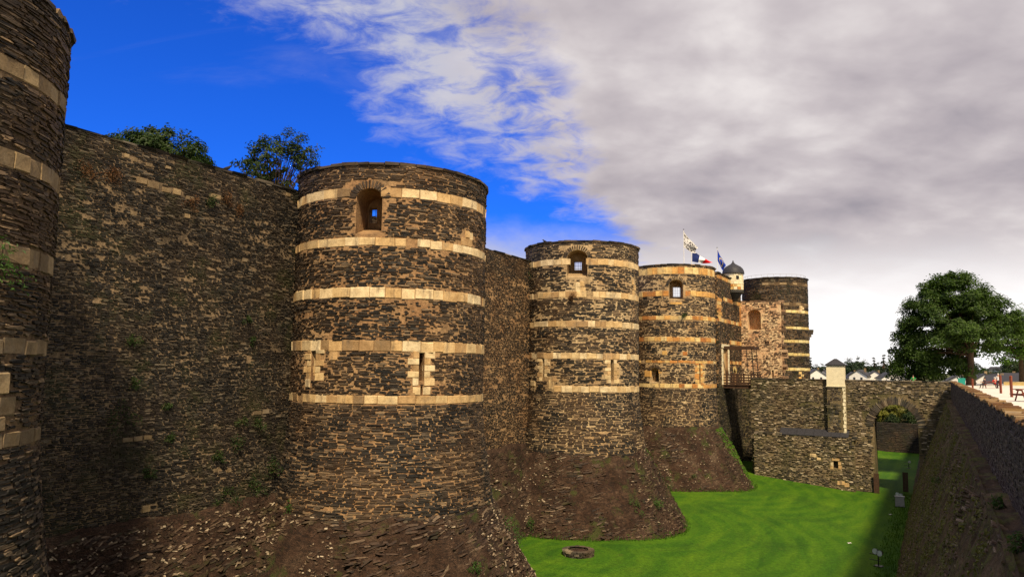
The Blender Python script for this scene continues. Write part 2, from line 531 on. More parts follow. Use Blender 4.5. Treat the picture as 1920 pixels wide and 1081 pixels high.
class Cyl(Surface):
    def __init__(s, c, R, flare=None):
        s.c = c; s.R = R; s.flare = flare

    def rad(s, z):
        r = np.full_like(np.asarray(z, float), s.R)
        if s.flare:
            z0, z1, dr = s.flare
            k = np.clip((z0 - np.asarray(z, float)) / (z0 - z1), 0, 1.6); r = r + dr * k ** 1.35
        return r

    def __call__(s, u, v, o):
        a = u / s.R; r = s.rad(v) + o
        return np.stack([s.c[0] + r * np.cos(a), s.c[1] + r * np.sin(a), v], -1)

    def ang(s, u):
        return u / s.R


class Flat(Surface):
    """vertical plane through (s0, t0) running along direction ang; normal to the right of it. lean: metres outward per metre down"""
    def __init__(s, p0, ang, lean=0.0, zl=8.0, side=-1):
        s.p0 = p0; s.d = np.array([math.cos(ang), math.sin(ang)]); s.n = np.array([-s.d[1], s.d[0]]) * side; s.lean = lean; s.zl = zl

    def __call__(s, u, v, o):
        oo = o + s.lean * np.maximum(s.zl - v, 0)
        return np.stack([s.p0[0] + s.d[0] * u + s.n[0] * oo, s.p0[1] + s.d[1] * u + s.n[1] * oo, v], -1)

    def ang(s, u):
        return np.full_like(np.asarray(u, float), math.atan2(s.n[1], s.n[0]))


def masonry(root, surf, a, m, seed, n_single=0, prot=(0.015, 0.07), stuff_name='slate_masonry', piece='slate_stone', square=False):
    """joined slates plus the n_single that show largest as pieces of their own"""
    rng = np.random.default_rng(seed)
    U, V, LU, LV = a
    if n_single:
        p = surf(U, V, np.zeros(len(U))); ang = surf.ang(U)
        to = np.array([0, 0, CAM_Z]) - p; dist = np.linalg.norm(to, axis=1)
        face = (to[:, 0] * np.cos(ang) + to[:, 1] * np.sin(ang)) / dist
        d = p - np.array([0, 0, CAM_Z]); F = np.array(_F); R_ = np.array(_R); U_ = np.array(_U)
        zz = d @ F; px = 1400 * (d @ R_) / np.maximum(zz, 0.1); py = 1400 * (d @ U_) / np.maximum(zz, 0.1)
        vis = (zz > 1) & (np.abs(px) < 950) & (np.abs(py) < 535) & (face > 0.15)
        score = np.where(vis, LU * LV * face / dist ** 2, -1)
        idx = np.argsort(-score)[:n_single]; idx = idx[score[idx] > 0]
        um = unit_meshes('block' if square else 'slate', m)
        for i in idx:
            pr = rng.uniform(*prot) * 1.15
            q = surf(U[i:i + 1], V[i:i + 1], np.array([pr - 0.05]))[0]
            put_piece(piece, um[rng.integers(len(um))], root, q, float(ang[i]), (LU[i], 0.10, LV[i]), rng.normal(0, 0.012))
        k = np.ones(len(U), bool); k[idx] = False
        a = (U[k], V[k], LU[k], LV[k])
    off = np.array(root.location)
    me = stones_mesh(stuff_name, rng, a, lambda u, v, o: surf(u, v, o) - off, prot, square=square)
    return link(stuff_name, me, m, root, kind='stuff')


def blocks_arc(root, surf, a0, a1, z0, z1, m, seed, wr=(0.55, 1.1), prot=0.03, rects=None, skip=(), miss=0.0, rise=0.0):
    """a string course of dressed blocks between two angles (degrees)"""
    rng = np.random.default_rng(seed); um = unit_meshes('block', m)
    u = math.radians(a0) * surf.R; ue = math.radians(a1) * surf.R
    while u < ue - 0.2:
        w = min(rng.uniform(*wr), ue - u); uc = u + w / 2
        bad = any(sa < math.degrees(uc / surf.R) < sb for sa, sb in skip) or rng.random() < miss
        if not bad:
            dz = rng.normal(0, 0.012)
            q = surf(np.array([uc]), np.array([(z0 + z1) / 2 + dz]), np.array([prot - 0.14 + rng.uniform(-0.012, 0.018)]))[0]
            put_piece('band_block', um[rng.integers(len(um))], root, q, uc / surf.R, (w - 0.012, 0.28, (z1 - z0) * rng.uniform(0.95, 1.03)))
        u += w
    if rects is not None:
        rects.append((math.radians(a0) * surf.R, ue, z0, z1))


def block_at(root, surf, u, z, w, h, m, prot=0.04, rects=None, name='quoin_block', depth=0.3):
    um = unit_meshes('block', m)
    q = surf(np.array([u]), np.array([z]), np.array([prot - depth / 2]))[0]
    put_piece(name, um[int(abs(u * 31 + z * 17)) % len(um)], root, q, float(surf.ang(np.array([u]))[0]), (w - 0.012, depth, h - 0.012))
    if rects is not None:
        rects.append((u - w / 2, u + w / 2, z - h / 2, z + h / 2))


def slit_quoins(root, surf, ang, z0, z1, m, rects, w=0.26, seed=0, step=0.36):
    """dressed blocks up both sides of an arrow slit"""
    rng = np.random.default_rng(seed + 50); u0 = math.radians(ang) * surf.R
    z = z0; i = 0
    while z < z1 - 0.1:
        h = min(step * rng.uniform(0.85, 1.15), z1 - z)
        for sgn in (-1, 1):
            bw = 0.62 if (i + (sgn > 0)) % 2 else 0.34
            block_at(root, surf, u0 + sgn * (w / 2 + bw / 2 + 0.004), z + h / 2, bw, h, m, 0.035, rects)
        z += h; i += 1


def arch_prism(c, ang, half, z0, z1, depth, out=0.6, sill=0.0, n=10, flat=False):
    """cutter: arched niche, outer mouth at radius point c along normal angle; depth inward; sill rises by `sill` inwards"""
    nx, ny = math.cos(ang), math.sin(ang); tx, ty = ny, -nx
    spring = z1 if flat else z1 - half * 0.75
    prof = [(-half, 0), (half, 0)]
    if flat:
        prof += [(half, z1), (-half, z1)]
    else:
        for i in range(n + 1):
            a = math.pi * i / n
            prof.append((half * math.cos(a), spring + half * 0.75 * math.sin(a)))
    v = []
    for dep, zb in ((out, z0 - sill * out / max(depth, .01)), (-depth, z0 + sill)):
        for (x, z) in prof:
            zz = zb if z == 0 else z
            v.append((c[0] + tx * x + nx * dep, c[1] + ty * x + ny * dep, zz))
    k = len(prof)
    f = [list(range(k)), list(range(2 * k - 1, k - 1, -1))] + [[i, k + i, k + (i + 1) % k, (i + 1) % k] for i in range(k)]
    return v, f


def tower_body(root, surf, z0, z1, a0, a1, thick, m, name='wall', n=110, zs=22, jag=0.02):
    """ring wall swept over an arc, open to the courtyard at the back"""
    zl = np.linspace(z0, z1, zs)
    prof = [(float(surf.rad(z)), z) for z in zl] + [(surf.R - thick, z1), (surf.R - thick, z0)]
    k = len(prof); v = []
    cx, cy = surf.c[0] - root.location.x, surf.c[1] - root.location.y
    for i in range(n + 1):
        a = math.radians(a0 + (a1 - a0) * i / n)
        for r, z in prof:
            v.append((cx + r * math.cos(a), cy + r * math.sin(a), z - root.location.z))
    f = []
    for i in range(n):
        for j in range(k):
            jj = (j + 1) % k
            f.append((i * k + j, (i + 1) * k + j, (i + 1) * k + jj, i * k + jj))
    f.append(list(range(k))[::-1]); f.append([n * k + j for j in range(k)])
    me = bpy.data.meshes.new(name); me.from_pydata(v, [], f); me.update()
    bm = bmesh.new(); bm.from_mesh(me); bmesh.ops.recalc_face_normals(bm, faces=bm.faces); bm.to_mesh(me); bm.free()
    o = link(name, me, m, root)
    return o


def coping_ring(root, surf, z, a0, a1, m, seed, over=0.12, h=0.16, depth=0.9, w=(0.5, 1.0)):
    """flat slabs along the top of a tower wall"""
    rng = np.random.default_rng(seed); um = unit_meshes('block', m)
    u = math.radians(a0) * surf.R; ue = math.radians(a1) * surf.R
    while u < ue:
        ww = rng.uniform(*w); uc = u + ww / 2; hh = h * rng.uniform(0.8, 1.25)
        q = surf(np.array([uc]), np.array([z + hh / 2 - 0.02]), np.array([over - depth / 2 + rng.uniform(-0.04, 0.04)]))[0]
        put_piece('coping_slab', um[rng.integers(len(um))], root, q, uc / surf.R, (ww, depth, hh)); u += ww


def grille(root, c, ang, w, z0, z1, nb=3, nh=4, r=0.014):
    nx, ny = math.cos(ang), math.sin(ang); tx, ty = ny, -nx
    L = root.location
    for i in range(nb):
        x = -w / 2 + w * (i + 0.5) / nb; mb = MB()
        mb.tube([(c[0] + tx * x - L.x, c[1] + ty * x - L.y, z0 - L.z), (c[0] + tx * x - L.x, c[1] + ty * x - L.y, z1 - L.z)], r, 6)
        mb.build('window_bar', iron, root)
    for i in range(nh):
        z = z0 + (z1 - z0) * (i + 0.5) / nh; mb = MB()
        mb.tube([(c[0] - tx * w / 2 - L.x, c[1] - ty * w / 2 - L.y, z - L.z), (c[0] + tx * w / 2 - L.x, c[1] + ty * w / 2 - L.y, z - L.z)], r, 6)
        mb.build('window_bar', iron, root)


def voussoirs(root, surf, ang, half, z1, m, rects, n=17, ln=0.42):
    """thin slates set on edge round the head of an arched window"""
    u0 = math.radians(ang) * surf.R; spring = z1 - half * 0.75; um = unit_meshes('slate', m)
    for i in range(n):
        a = math.pi * (i + 0.5) / n
        rr = ln / 2 + 0.02
        x = half * math.cos(a) + rr * math.cos(a); z = spring + half * 0.75 * math.sin(a) + rr * math.sin(a)
        q = surf(np.array([u0 + x]), np.array([z]), np.array([-0.01]))[0]
        put_piece('arch_slate', um[i % len(um)], root, q, (u0 + x) / surf.R, (ln, 0.12, 0.115), a if True else 0)
    rects.append((u0 - half - ln * .7, u0 + half + ln * .7, spring, z1 + ln))


# ================================================================== the castle
T = {0: (-18.7, 19.7), 1: (-7.15, 44.03), 2: (6.85, 73.08), 3: (21.19, 98.46)}
RT = 5.5
ROCK_TOP = 8.3


def make_tower(i, name, label, top, a0, a1, bands, m_lime, m_slate, m_mortar, hr, lr, windows=(), slits=(), quoins=(), gap=0.085, patch=0.33,
               n_single=300, cover=0.97, flare=(13.2, 8.0, 0.66), zbase=6.4, grp='round striped castle towers', band_miss=0.03, band_skip=None, wr=(0.55, 1.1)):
    c = T[i]; surf = Cyl(c, RT, flare)
    root = thing(name, label, 'tower', (c[0], c[1], 0), 0, grp)
    rects = []
    body = tower_body(root, surf, zbase, top, a0 - 12, a1 + 12, 2.9, m_mortar)
    cutters = []
    L = root.location

    def loc(v):
        return v
    for w in windows:
        ang = math.radians(w['ang']); mc = (c[0] + RT * math.cos(ang), c[1] + RT * math.sin(ang))
        cutters.append(arch_prism(mc, ang, w['half'], w['z0'], w['z1'], w['depth'], 0.6, w['sill'], flat=w.get('flat', False)))
        tx, ty = math.sin(ang), -math.cos(ang)
        if 'open' in w:
            ox, ow, oz0, oz1 = w['open']
            oc = (mc[0] + tx * ox, mc[1] + ty * ox)
            cutters.append(arch_prism(oc, ang, ow / 2, oz0, oz1, 4.2, 0.3, 0, flat=True))
        uu = ang * RT
        rects.append((uu - w['half'] - 0.03, uu + w['half'] + 0.03, w['z0'] - 0.15, w['z1'] - w['half'] * 0.3))
        rects.append((uu - w['half'] * 0.75, uu + w['half'] * 0.75, w['z0'], w['z1'] + 0.03))
    for (ang, z0, z1, w) in slits:
        a = math.radians(ang); mc = (c[0] + RT * math.cos(a), c[1] + RT * math.sin(a))
        cutters.append(arch_prism(mc, a, w / 2, z0, z1, 0.95, 0.6, 0, flat=True))
        rects.append((a * RT - w / 2 - 0.02, a * RT + w / 2 + 0.02, z0 - 0.02, z1 + 0.02))
    if cutters:
        cut(body, cutters)
    for w in windows:
        if 'open' in w:
            ang = math.radians(w['ang']); tx, ty = math.sin(ang), -math.cos(ang); ox, ow, oz0, oz1 = w['open']
            r = RT - w['depth'] - 0.2
            grille(root, (c[0] + r * math.cos(ang) + tx * ox, c[1] + r * math.sin(ang) + ty * ox), ang, ow, oz0, oz1, *w.get('bars', (3, 4)))
        if w.get('vous', True):
            voussoirs(root, surf, w['ang'], w['half'], w['z1'], m_slate, rects)
    for bi, (z0, z1) in enumerate(bands):
        sk = [(w['ang'] - math.degrees((w['half'] + 0.1) / RT), w['ang'] + math.degrees((w['half'] + 0.1) / RT)) for w in windows if w['z0'] - 0.2 < (z0 + z1) / 2 < w['z1'] + 0.4]
        sk += [(s_[0] - 2.5, s_[0] + 2.5) for s_ in slits if s_[1] < (z0 + z1) / 2 < s_[2]]
        lo = a0
        if band_skip and bi in band_skip:
            lo = band_skip[bi]
        blocks_arc(root, surf, lo, a1, z0, z1, m_lime, 10 * i + bi, wr=wr, rects=rects, skip=sk, miss=band_miss)
    for s_ in slits:
        if s_[3] > 0.15:
            slit_quoins(root, surf, s_[0], s_[1] - 0.25, s_[2], m_lime, rects, s_[3], seed=i)
    for (ang, z, w, h) in quoins:
        block_at(root, surf, math.radians(ang) * RT, z, w, h, m_lime, 0.04, rects)
    rng = np.random.default_rng(40 + i)
    ua, ub = math.radians(a0) * RT, math.radians(a1) * RT
    zlow = bands[-1][0] - 0.02
    a1_ = lay(rng, ua, ub, zlow, top - 0.05, hr, lr, gap, cover, patch, 1.0, i)
    a2_ = lay(rng, ua, ub, zlow, top - 0.05, (hr[0] * .5, hr[1] * .55), (lr[0] * .4, lr[0] * 1.3), gap * 2.5, .45)       # small packing slates in the joints
    a3_ = lay(rng, ua, ub, zbase + 0.6, zlow, (hr[0] * .9, hr[1] * .9), (lr[0] * .8, lr[1] * .85), gap * .2, .99, patch * .5, .8, i + 9, (.68, 1.05))
    a = tuple(np.concatenate(q) for q in zip(a1_, a2_, a3_))
    # above the topmost band the wall is almost bare slate
    b = lay(rng, math.radians(a0) * RT, math.radians(a1) * RT, bands[0][1] + 0.02, top - 0.03, (hr[0] * 0.8, hr[1] * 0.8), lr, gap * 0.35, 1.0)
    k = a[1] < bands[0][1]
    a = tuple(np.concatenate([x[k], y]) for x, y in zip(a, b))
    a = drop_rects(a, rects)
    masonry(root, surf, a, m_slate, 60 + i, n_single)
    coping_ring(root, surf, top, a0 - 8, a1 + 8, m_slate, 90 + i)
    # floor inside the open top, so that the tower is not a shaft
    mb = MB(); mb.lathe((0, 0, 0), [(RT - 2.85, top - 5.2), (RT - 2.85, top - 4.9)], 40); mb.build('upper_floor', m_mortar, root)
    return root, surf


B0 = [(22.93, 23.38), (20.5, 21.0), (18.02, 18.55), (15.65, 16.08), (13.2, 13.6)]
B1 = [(24.28, 24.80), (21.68, 22.13), (18.96, 19.5), (16.2, 16.77), (13.52, 13.95)]
B2 = [(24.88, 25.46), (21.88, 22.43), (19.2, 19.75), (16.32, 16.86), (13.32, 13.88)]
B3 = [(27.4, 28.28), (24.62, 25.3), (21.66, 22.16), (18.95, 19.5), (16.27, 16.6), (13.22, 13.72)]

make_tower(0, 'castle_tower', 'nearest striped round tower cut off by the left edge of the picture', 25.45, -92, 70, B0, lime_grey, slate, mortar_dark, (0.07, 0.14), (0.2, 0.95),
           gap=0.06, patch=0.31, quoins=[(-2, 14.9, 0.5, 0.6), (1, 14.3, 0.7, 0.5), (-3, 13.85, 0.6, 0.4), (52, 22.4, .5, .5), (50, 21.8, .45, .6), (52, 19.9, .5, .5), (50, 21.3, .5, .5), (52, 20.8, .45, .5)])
make_tower(1, 'castle_tower', 'largest whole round tower with five pale stripes and an arched window', 26.0, -186, 16, B1, lime, slate, mortar, (0.075, 0.145), (0.22, 1.0),
           windows=[dict(ang=-94.3, half=0.69, z0=22.3, z1=24.75, depth=2.4, sill=0.75, open=(0.42, 0.42, 23.35, 24.2), bars=(2, 3))],
           slits=[(-126.5, 14.9, 16.27, 0.36), (-63, 14.72, 16.3, 0.28), (-62.8, 13.97, 14.45, 0.10)],
           quoins=[(-36, 22.35, 0.5, 0.45), (-31, 22.35, 0.5, 0.45), (-33, 22.8, 0.35, 0.42), (-29, 22.75, 0.35, 0.42), (-65.6, 14.2, 0.42, 0.42), (-59.8, 14.2, 0.42, 0.42), (-68, 13.98, .3, .3),
                   (-112, 15.95, .5, .45), (-130.6, 14.5, .4, .45)])
make_tower(2, 'castle_tower', 'second whole round tower, cream stripes, between two curtain walls, bird on its rim', 27.0, -186, 24, B2, lime, slate, mortar_pale, (0.12, 0.19), (0.35, 1.3),
           windows=[dict(ang=-99.6, half=0.93, z0=23.7, z1=26.25, depth=2.4, sill=0.85, open=(0.12, 0.7, 24.7, 25.5), bars=(3, 3))],
           slits=[(-134.6, 14.5, 16.3, 0.28), (-64.8, 14.4, 16.28, 0.3)],
           quoins=[(-125, 13.98, 0.5, 0.9), (-121.5, 14.5, 0.55, 0.5), (-99, 23.0, .45, .45), (-95, 23.1, .4, .5), (-98, 22.6, .6, .4), (-94, 22.6, .5, .4), (-34, 23.6, .4, .5), (-30, 23.1, .4, .5), (-33, 22.6, .4, .5), (-150, 14.0, .8, .5)],
           gap=0.09, patch=0.32, band_skip={4: -122})
make_tower(3, 'castle_tower', 'third whole round tower with orange stripes, below the flagpoles', 28.55, -190, 40, B3, lime_orange, slate, mortar_pale, (0.15, 0.24), (0.35, 1.3),
           windows=[dict(ang=-96.4, half=0.85, z0=24.2, z1=26.7, depth=2.4, sill=0.35, open=(-0.33, 0.95, 24.75, 26.0), bars=(4, 4)),
                    dict(ang=-125.7, half=0.58, z0=13.85, z1=15.65, depth=0.9, sill=0.1, open=(0.0, 0.6, 14.0, 15.3), bars=(2, 2))],
           slits=[(-65, 13.8, 16.27, 0.17)],
           quoins=[(-136, 14.9, 0.9, 0.8), (-118, 15.2, 0.4, 0.5), (-112, 17.5, 0.6, 0.5), (-86, 17.45, 0.6, 0.5), (-97, 23.7, 1.5, 0.3), (-60, 15.9, .5, .5), (-70, 15.5, .5, .6), (-60, 15.1, .7, .5), (-70, 14.6, .6, .5), (-60, 14.3, .5, .5)],
           gap=0.09, patch=0.32, n_single=120, flare=(12.5, 8.0, 0.35))


# ---- curtain walls
def curtain(name, label, s0, s1, t, top, m_slate, m_mortar, hr, lr, seed, n_single, dense_below=None, zb=6.6, lean=0.02):
    p0 = P(s0, t)
    root = thing(name, label, 'castle wall', (p0.x, p0.y, 0), 0, 'curtain walls between the towers')
    surf = Flat((p0.x, p0.y), ANG_A, lean, 15.0, -1); Lw = s1 - s0
    mb = MB(); m_ = P(0, 0)
    nz = 14; v = []
    for side, off in ((0, 0), (1, -2.2)):
        for iz in range(nz + 1):
            z = zb + (top - zb) * iz / nz
            for iu in (0, 1):
                q = surf(np.array([Lw * iu]), np.array([z]), np.array([off if side else 0.0]))[0]
                if side:
                    q = np.array([p0.x + surf.d[0] * Lw * iu + surf.n[0] * off, p0.y + surf.d[1] * Lw * iu + surf.n[1] * off, z])
                v.append((q[0] - p0.x, q[1] - p0.y, q[2]))
    f = []; h = (nz + 1) * 2
    for iz in range(nz):
        f.append((2 * iz, 2 * iz + 1, 2 * iz + 3, 2 * iz + 2)); f.append((h + 2 * iz + 1, h + 2 * iz, h + 2 * iz + 2, h + 2 * iz + 3))
    f.append((2 * nz, 2 * nz + 1, h + 2 * nz + 1, h + 2 * nz)); mb.add(v, f); mb.build('wall', m_mortar, root)
    rng = np.random.default_rng(seed)
    if dense_below:
        ramp = lambda V: 0.12 + 0.25 * np.clip((V - dense_below + 3.5 + 4 * (vnoise(V * 3.1, V * 0 + 2, seed) - .5)) / 6.0, 0, 1)
        a = lay(rng, 0, Lw, zb + 0.4, top - 1.9, hr, lr, 0.02, 0.98, ramp, 2.2, seed)
        b = lay(rng, 0, Lw, zb + 0.4, top - 1.9, (hr[0] * .6, hr[1] * .6), (lr[0] * .6, lr[0] * 1.6), 0.1, 0.4)
        c = lay(rng, 0, Lw, top - 1.9, top - 0.02, hr, lr, 0.012, 1.0)
        a = tuple(np.concatenate(q) for q in zip(a, b, c))
    else:
        a = lay(rng, 0, Lw, zb + 0.4, top - 1.9, hr, lr, 0.045, 0.97, 0.33, 2.2, seed)
        c = lay(rng, 0, Lw, top - 1.9, top - 0.02, hr, lr, 0.012, 1.0)
        a = tuple(np.concatenate(q) for q in zip(a, c))
    return root, surf, a


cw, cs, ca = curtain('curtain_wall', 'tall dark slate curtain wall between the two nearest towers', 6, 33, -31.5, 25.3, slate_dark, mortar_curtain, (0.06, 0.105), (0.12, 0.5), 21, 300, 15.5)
rects = []
for k_, (s, z, w, h) in enumerate([(20.9, 23.78, 0.5, 0.3), (21.5, 23.72, 0.62, 0.34), (22.2, 23.62, 0.45, 0.24), (22.75, 23.66, 0.4, 0.3), (23.5, 23.5, 0.5, 0.2), (25.0, 23.9, 0.6, 0.22), (20.1, 24.75, 0.26, .2), (20.5, 24.66, 0.22, .2), (21.2, 24.6, 0.3, .18), (22.2, 24.72, 0.25, .15),
                                   (29.8, 25.0, 0.3, 0.2), (21.0, 12.05, .5, .2), (21.5, 12.06, .45, .22), (22.0, 12.08, .4, .2), (28.3, 12.9, .5, .2), (28.9, 12.95, .45, .24), (25.8, 10.2, .3, .2), (26.6, 10.1, .25, .2), (22.1, 8.9, .4, .3), (23.4, 22.6, .3, .22), (27.0, 20.9, .3, .2), (20.6, 22.2, .3, .2)]):
    block_at(cw, cs, s - 6, z, w, h, lime_grey, 0.05, rects, 'pale_stone')
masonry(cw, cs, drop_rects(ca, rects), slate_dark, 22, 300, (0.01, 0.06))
cw2, cs2, ca2 = curtain('curtain_wall', 'narrow rough curtain wall seen between the first and second whole towers', 36, 66, -33.5, 25.6, slate, mortar, (0.075, 0.125), (0.13, 0.42), 23, 0)
masonry(cw2, cs2, ca2, slate, 24, 150, (0.01, 0.06))
cw3, cs3, ca3 = curtain('curtain_wall', 'sliver of curtain wall hidden behind the second and third whole towers', 68, 96, -33.5, 25.4, slate, mortar, (0.2, 0.3), (0.3, 0.9), 25, 0)
masonry(cw3, cs3, ca3, slate, 26, 0, (0.01, 0.06))

# coping along the curtain tops
for (root, surf, s0, s1, top, w) in ((cw, cs, 6, 33, 25.3, (0.5, 1.1)), (cw2, cs2, 36, 66, 25.6, (0.7, 1.4))):
    rng = np.random.default_rng(int(s0)); u = 0.0; um = unit_meshes('block', slate_dark)
    while u < s1 - s0:
        ww = rng.uniform(*w); hh = rng.uniform(0.08, 0.15)
        q = surf(np.array([u + ww / 2]), np.array([top + hh / 2 - 0.01]), np.array([0.06 - 0.5 + rng.uniform(-.04, .04)]))[0]
        put_piece('coping_slab', um[rng.integers(len(um))], root, q, ANG_B, (ww, 1.0, hh)); u += ww


# ---- gatehouse front, turret, ruined wall and far tower
def flat_wall(root, surf, L, z0, z1, thick, m, name='wall', cutters=()):
    p = surf.p0; v = []
    for dep in (0.0, -thick):
        for (u, z) in ((0, z0), (L, z0), (L, z1), (0, z1)):
            v.append((p[0] + surf.d[0] * u + surf.n[0] * dep - root.location.x, p[1] + surf.d[1] * u + surf.n[1] * dep - root.location.y, z - root.location.z))
    f = [(0, 1, 2, 3), (7, 6, 5, 4), (0, 4, 5, 1), (1, 5, 6, 2), (2, 6, 7, 3), (3, 7, 4, 0)]
    me = bpy.data.meshes.new(name); me.from_pydata(v, [], f); me.update()
    bm = bmesh.new(); bm.from_mesh(me); bmesh.ops.recalc_face_normals(bm, faces=bm.faces); bm.to_mesh(me); bm.free()
    o = link(name, me, m, root)
    if cutters:
        cut(o, cutters)
    return o


def flat_cut(surf, u, half, z0, z1, depth, out=0.5, arch=True, sill=0.0):
    q = surf(np.array([u]), np.array([z0]), np.array([0.0]))[0]
    return arch_prism((q[0], q[1]), math.atan2(surf.n[1], surf.n[0]), half, z0, z1, depth, out, sill, flat=not arch)


def slate_field(root, surf, L, z0, z1, hr, lr, m, seed, rects=(), gap=0.05, patch=0.35, n_single=0, cover=0.97, prot=(0.015, 0.07)):
    rng = np.random.default_rng(seed)
    a = lay(rng, 0.02, L - 0.02, z0, z1, hr, lr, gap, cover, patch, 0.6, seed)
    a = drop_rects(a, rects)
    return masonry(root, surf, a, m, seed + 1, n_single, prot)


g0 = P(101.5, -28.3)
gate = thing('gatehouse_front', 'striped gatehouse front with stone-framed gateway behind the drawbridge', 'gatehouse', (g0.x, g0.y, 0))
gs = Flat((g0.x, g0.y), ANG_A, 0, 0, -1); GL = 24.5
rects = []
flat_wall(gate, gs, GL, -.5, 13.2, 2.0, mortar_moss, 'footing')
flat_wall(gate, gs, GL, 13.202, 29.7, 2.0, mortar, 'wall')
for bi, (z, h, u0, u1) in enumerate([(29.2, .6, 2, 6), (25.9, .6, 2, 5.6), (22.6, .55, 2, 5.6)]):
    rng = np.random.default_rng(70 + bi); u = u0
    while u < u1 - .3:
        w = min(rng.uniform(.7, 1.3), u1 - u); block_at(gate, gs, u + w / 2, z, w, h, lime_orange, 0.04, rects, 'band_block'); u += w
slate_field(gate, gs, 6.0, .2, 29.65, (.15, .24), (.3, 1.1), slate_dark, 71, rects, .04, .24)
# front block with the gateway
c0 = P(107.05, -26.8); gc = Flat((c0.x, c0.y), ANG_A, 0, 0, -1); CL = 14.9; GU = 4.3; WU = 10.0
flat_wall(gate, gc, CL, 13.202, 29.4, 1.46, mortar, 'front_block', [flat_cut(gc, GU, 1.5, 13.3, 18.6, .95, .5, False), flat_cut(gc, WU, .75, 13.3, 15.6, .95)])
flat_wall(gate, gc, CL, -.5, 13.2, 1.46, mortar_moss, 'footing')
rects = [(GU - 2.3, GU + 2.3, 13, 19.3), (WU - 1.2, WU + 1.2, 13, 16.1)]
for bi, (z, h, u0) in enumerate([(28.9, .5, 0), (25.9, .55, 3.6), (22.7, .55, 0), (19.65, .6, 7.2), (16.6, .5, 7.2)]):
    rng = np.random.default_rng(170 + bi); u = u0
    while u < CL - .3:
        w = min(rng.uniform(.8, 1.5), CL - u); block_at(gate, gc, u + w / 2, z, w, h, lime_orange, .04, rects, 'band_block'); u += w
for k_ in range(6):
    block_at(gate, gc, 1.0 + .3 * (k_ % 2), 23.1 + .5 * k_, 2.0 + .6 * (k_ % 2), .5, lime_orange, .035, rects); block_at(gate, gc, CL - .45, 23.1 + .5 * k_, .9, .5, lime_orange, .035, rects)
for z in np.arange(13.4, 18.5, 0.64):
    for u in (GU - 1.9, GU + 1.9):
        block_at(gate, gc, u, z + .32, 0.78, .64, plaster, 0.06, None, 'door_jamb')
block_at(gate, gc, GU, 18.95, 4.6, .62, plaster, 0.06, None, 'lintel')
for k_ in range(9):
    a = math.pi * (k_ + .5) / 9
    block_at(gate, gc, WU + 1.0 * math.cos(a), 15.05 + .82 * math.sin(a), .42, .42, lime_yellow, 0.04 + .004 * (k_ % 2), None, 'arch_block')
for k_ in range(6):
    qq = gc(np.array([GU - 1.25 + .5 * k_]), np.array([15.95]), np.array([-.42]))[0]
    mb = MB(); mb.box((0, 0, 0), (.47, .12, 5.1)); o = mb.build('door_plank', wood_door, gate, Vector(qq) - gate.location, ANG_A)
slate_field(gate, gc, CL, .2, 29.3, (.13, .2), (.3, 1.0), slate_dark, 175, rects, .035, .22)
ge = Flat(tuple(P(107.05, -28.28))[:2], ANG_B, 0, 0, -1); slate_field(gate, ge, 1.46, .2, 29.3, (.14, .22), (.3, .8), slate_dark, 177, [], .04, .24)
um = unit_meshes('block', slate_dark); u = 0
while u < CL - .2:
    q = gc(np.array([u + .62]), np.array([29.47]), np.array([-.5])); put_piece('coping_slab', um[int(u) % 7], gate, q[0], ANG_B, (1.24, 1.3, .15)); u += 1.24

# lookout turret
tp = P(116.7, -26.7)
tur = thing('lookout_turret', 'small cream lookout turret with pointed dark domed roof', 'turret', (tp.x, tp.y, 0))
mb = MB(); mb.lathe((0, 0, 0), [(1.42, 27.7), (1.42, 30.3)], 36); mb.build('drum', plaster, tur, smooth=False)
tsurf = Cyl((tp.x, tp.y), 1.42)
rngt = np.random.default_rng(5)
for zi, z in enumerate(np.arange(27.75, 30.25, 0.42)):
    u = -math.pi * 1.42; um = unit_meshes('block', lime_orange if zi < 2 else plaster)
    while u < math.pi * 1.42 - .1:
        w = min(rngt.uniform(.5, .75), math.pi * 1.42 - u); m_ = lime_orange if (zi < 2 and rngt.random() < .8) else plaster
        q = tsurf(np.array([u + w / 2]), np.array([z + .21]), np.array([-.07]))[0]
        if not (zi == 5 and abs(math.degrees(u / 1.42) + 85) < 12):
            put_piece('drum_block', unit_meshes('block', m_)[rngt.integers(7)], tur, q, (u + w / 2) / 1.42, (w - .02, .24, .405))
        u += w
mb = MB(); mb.lathe((0, 0, 0), [(1.68, 30.28), (1.66, 30.36), (1.62, 30.68), (1.46, 31.05), (1.15, 31.38), (0.7, 31.64), (0.33, 31.86), (0.14, 32.1), (0.05, 32.4)], 36)
roof = mb.build('roof', roof_slate, tur, smooth=True)
mb = MB(); mb.lathe((0, 0, 0), [(0.4, 26.0), (0.65, 26.4), (0.7, 26.45), (0.95, 26.75), (1.0, 26.8), (1.3, 27.2), (1.52, 27.3), (1.54, 27.68), (1.4, 27.71)], 30); mb.build('corbel', slate_grey, tur)
mb = MB(); a = math.radians(-82); mb.box((1.50 * math.cos(a), 1.50 * math.sin(a), 29.6), (.14, .42, .5), a); mb.build('window', iron, tur)

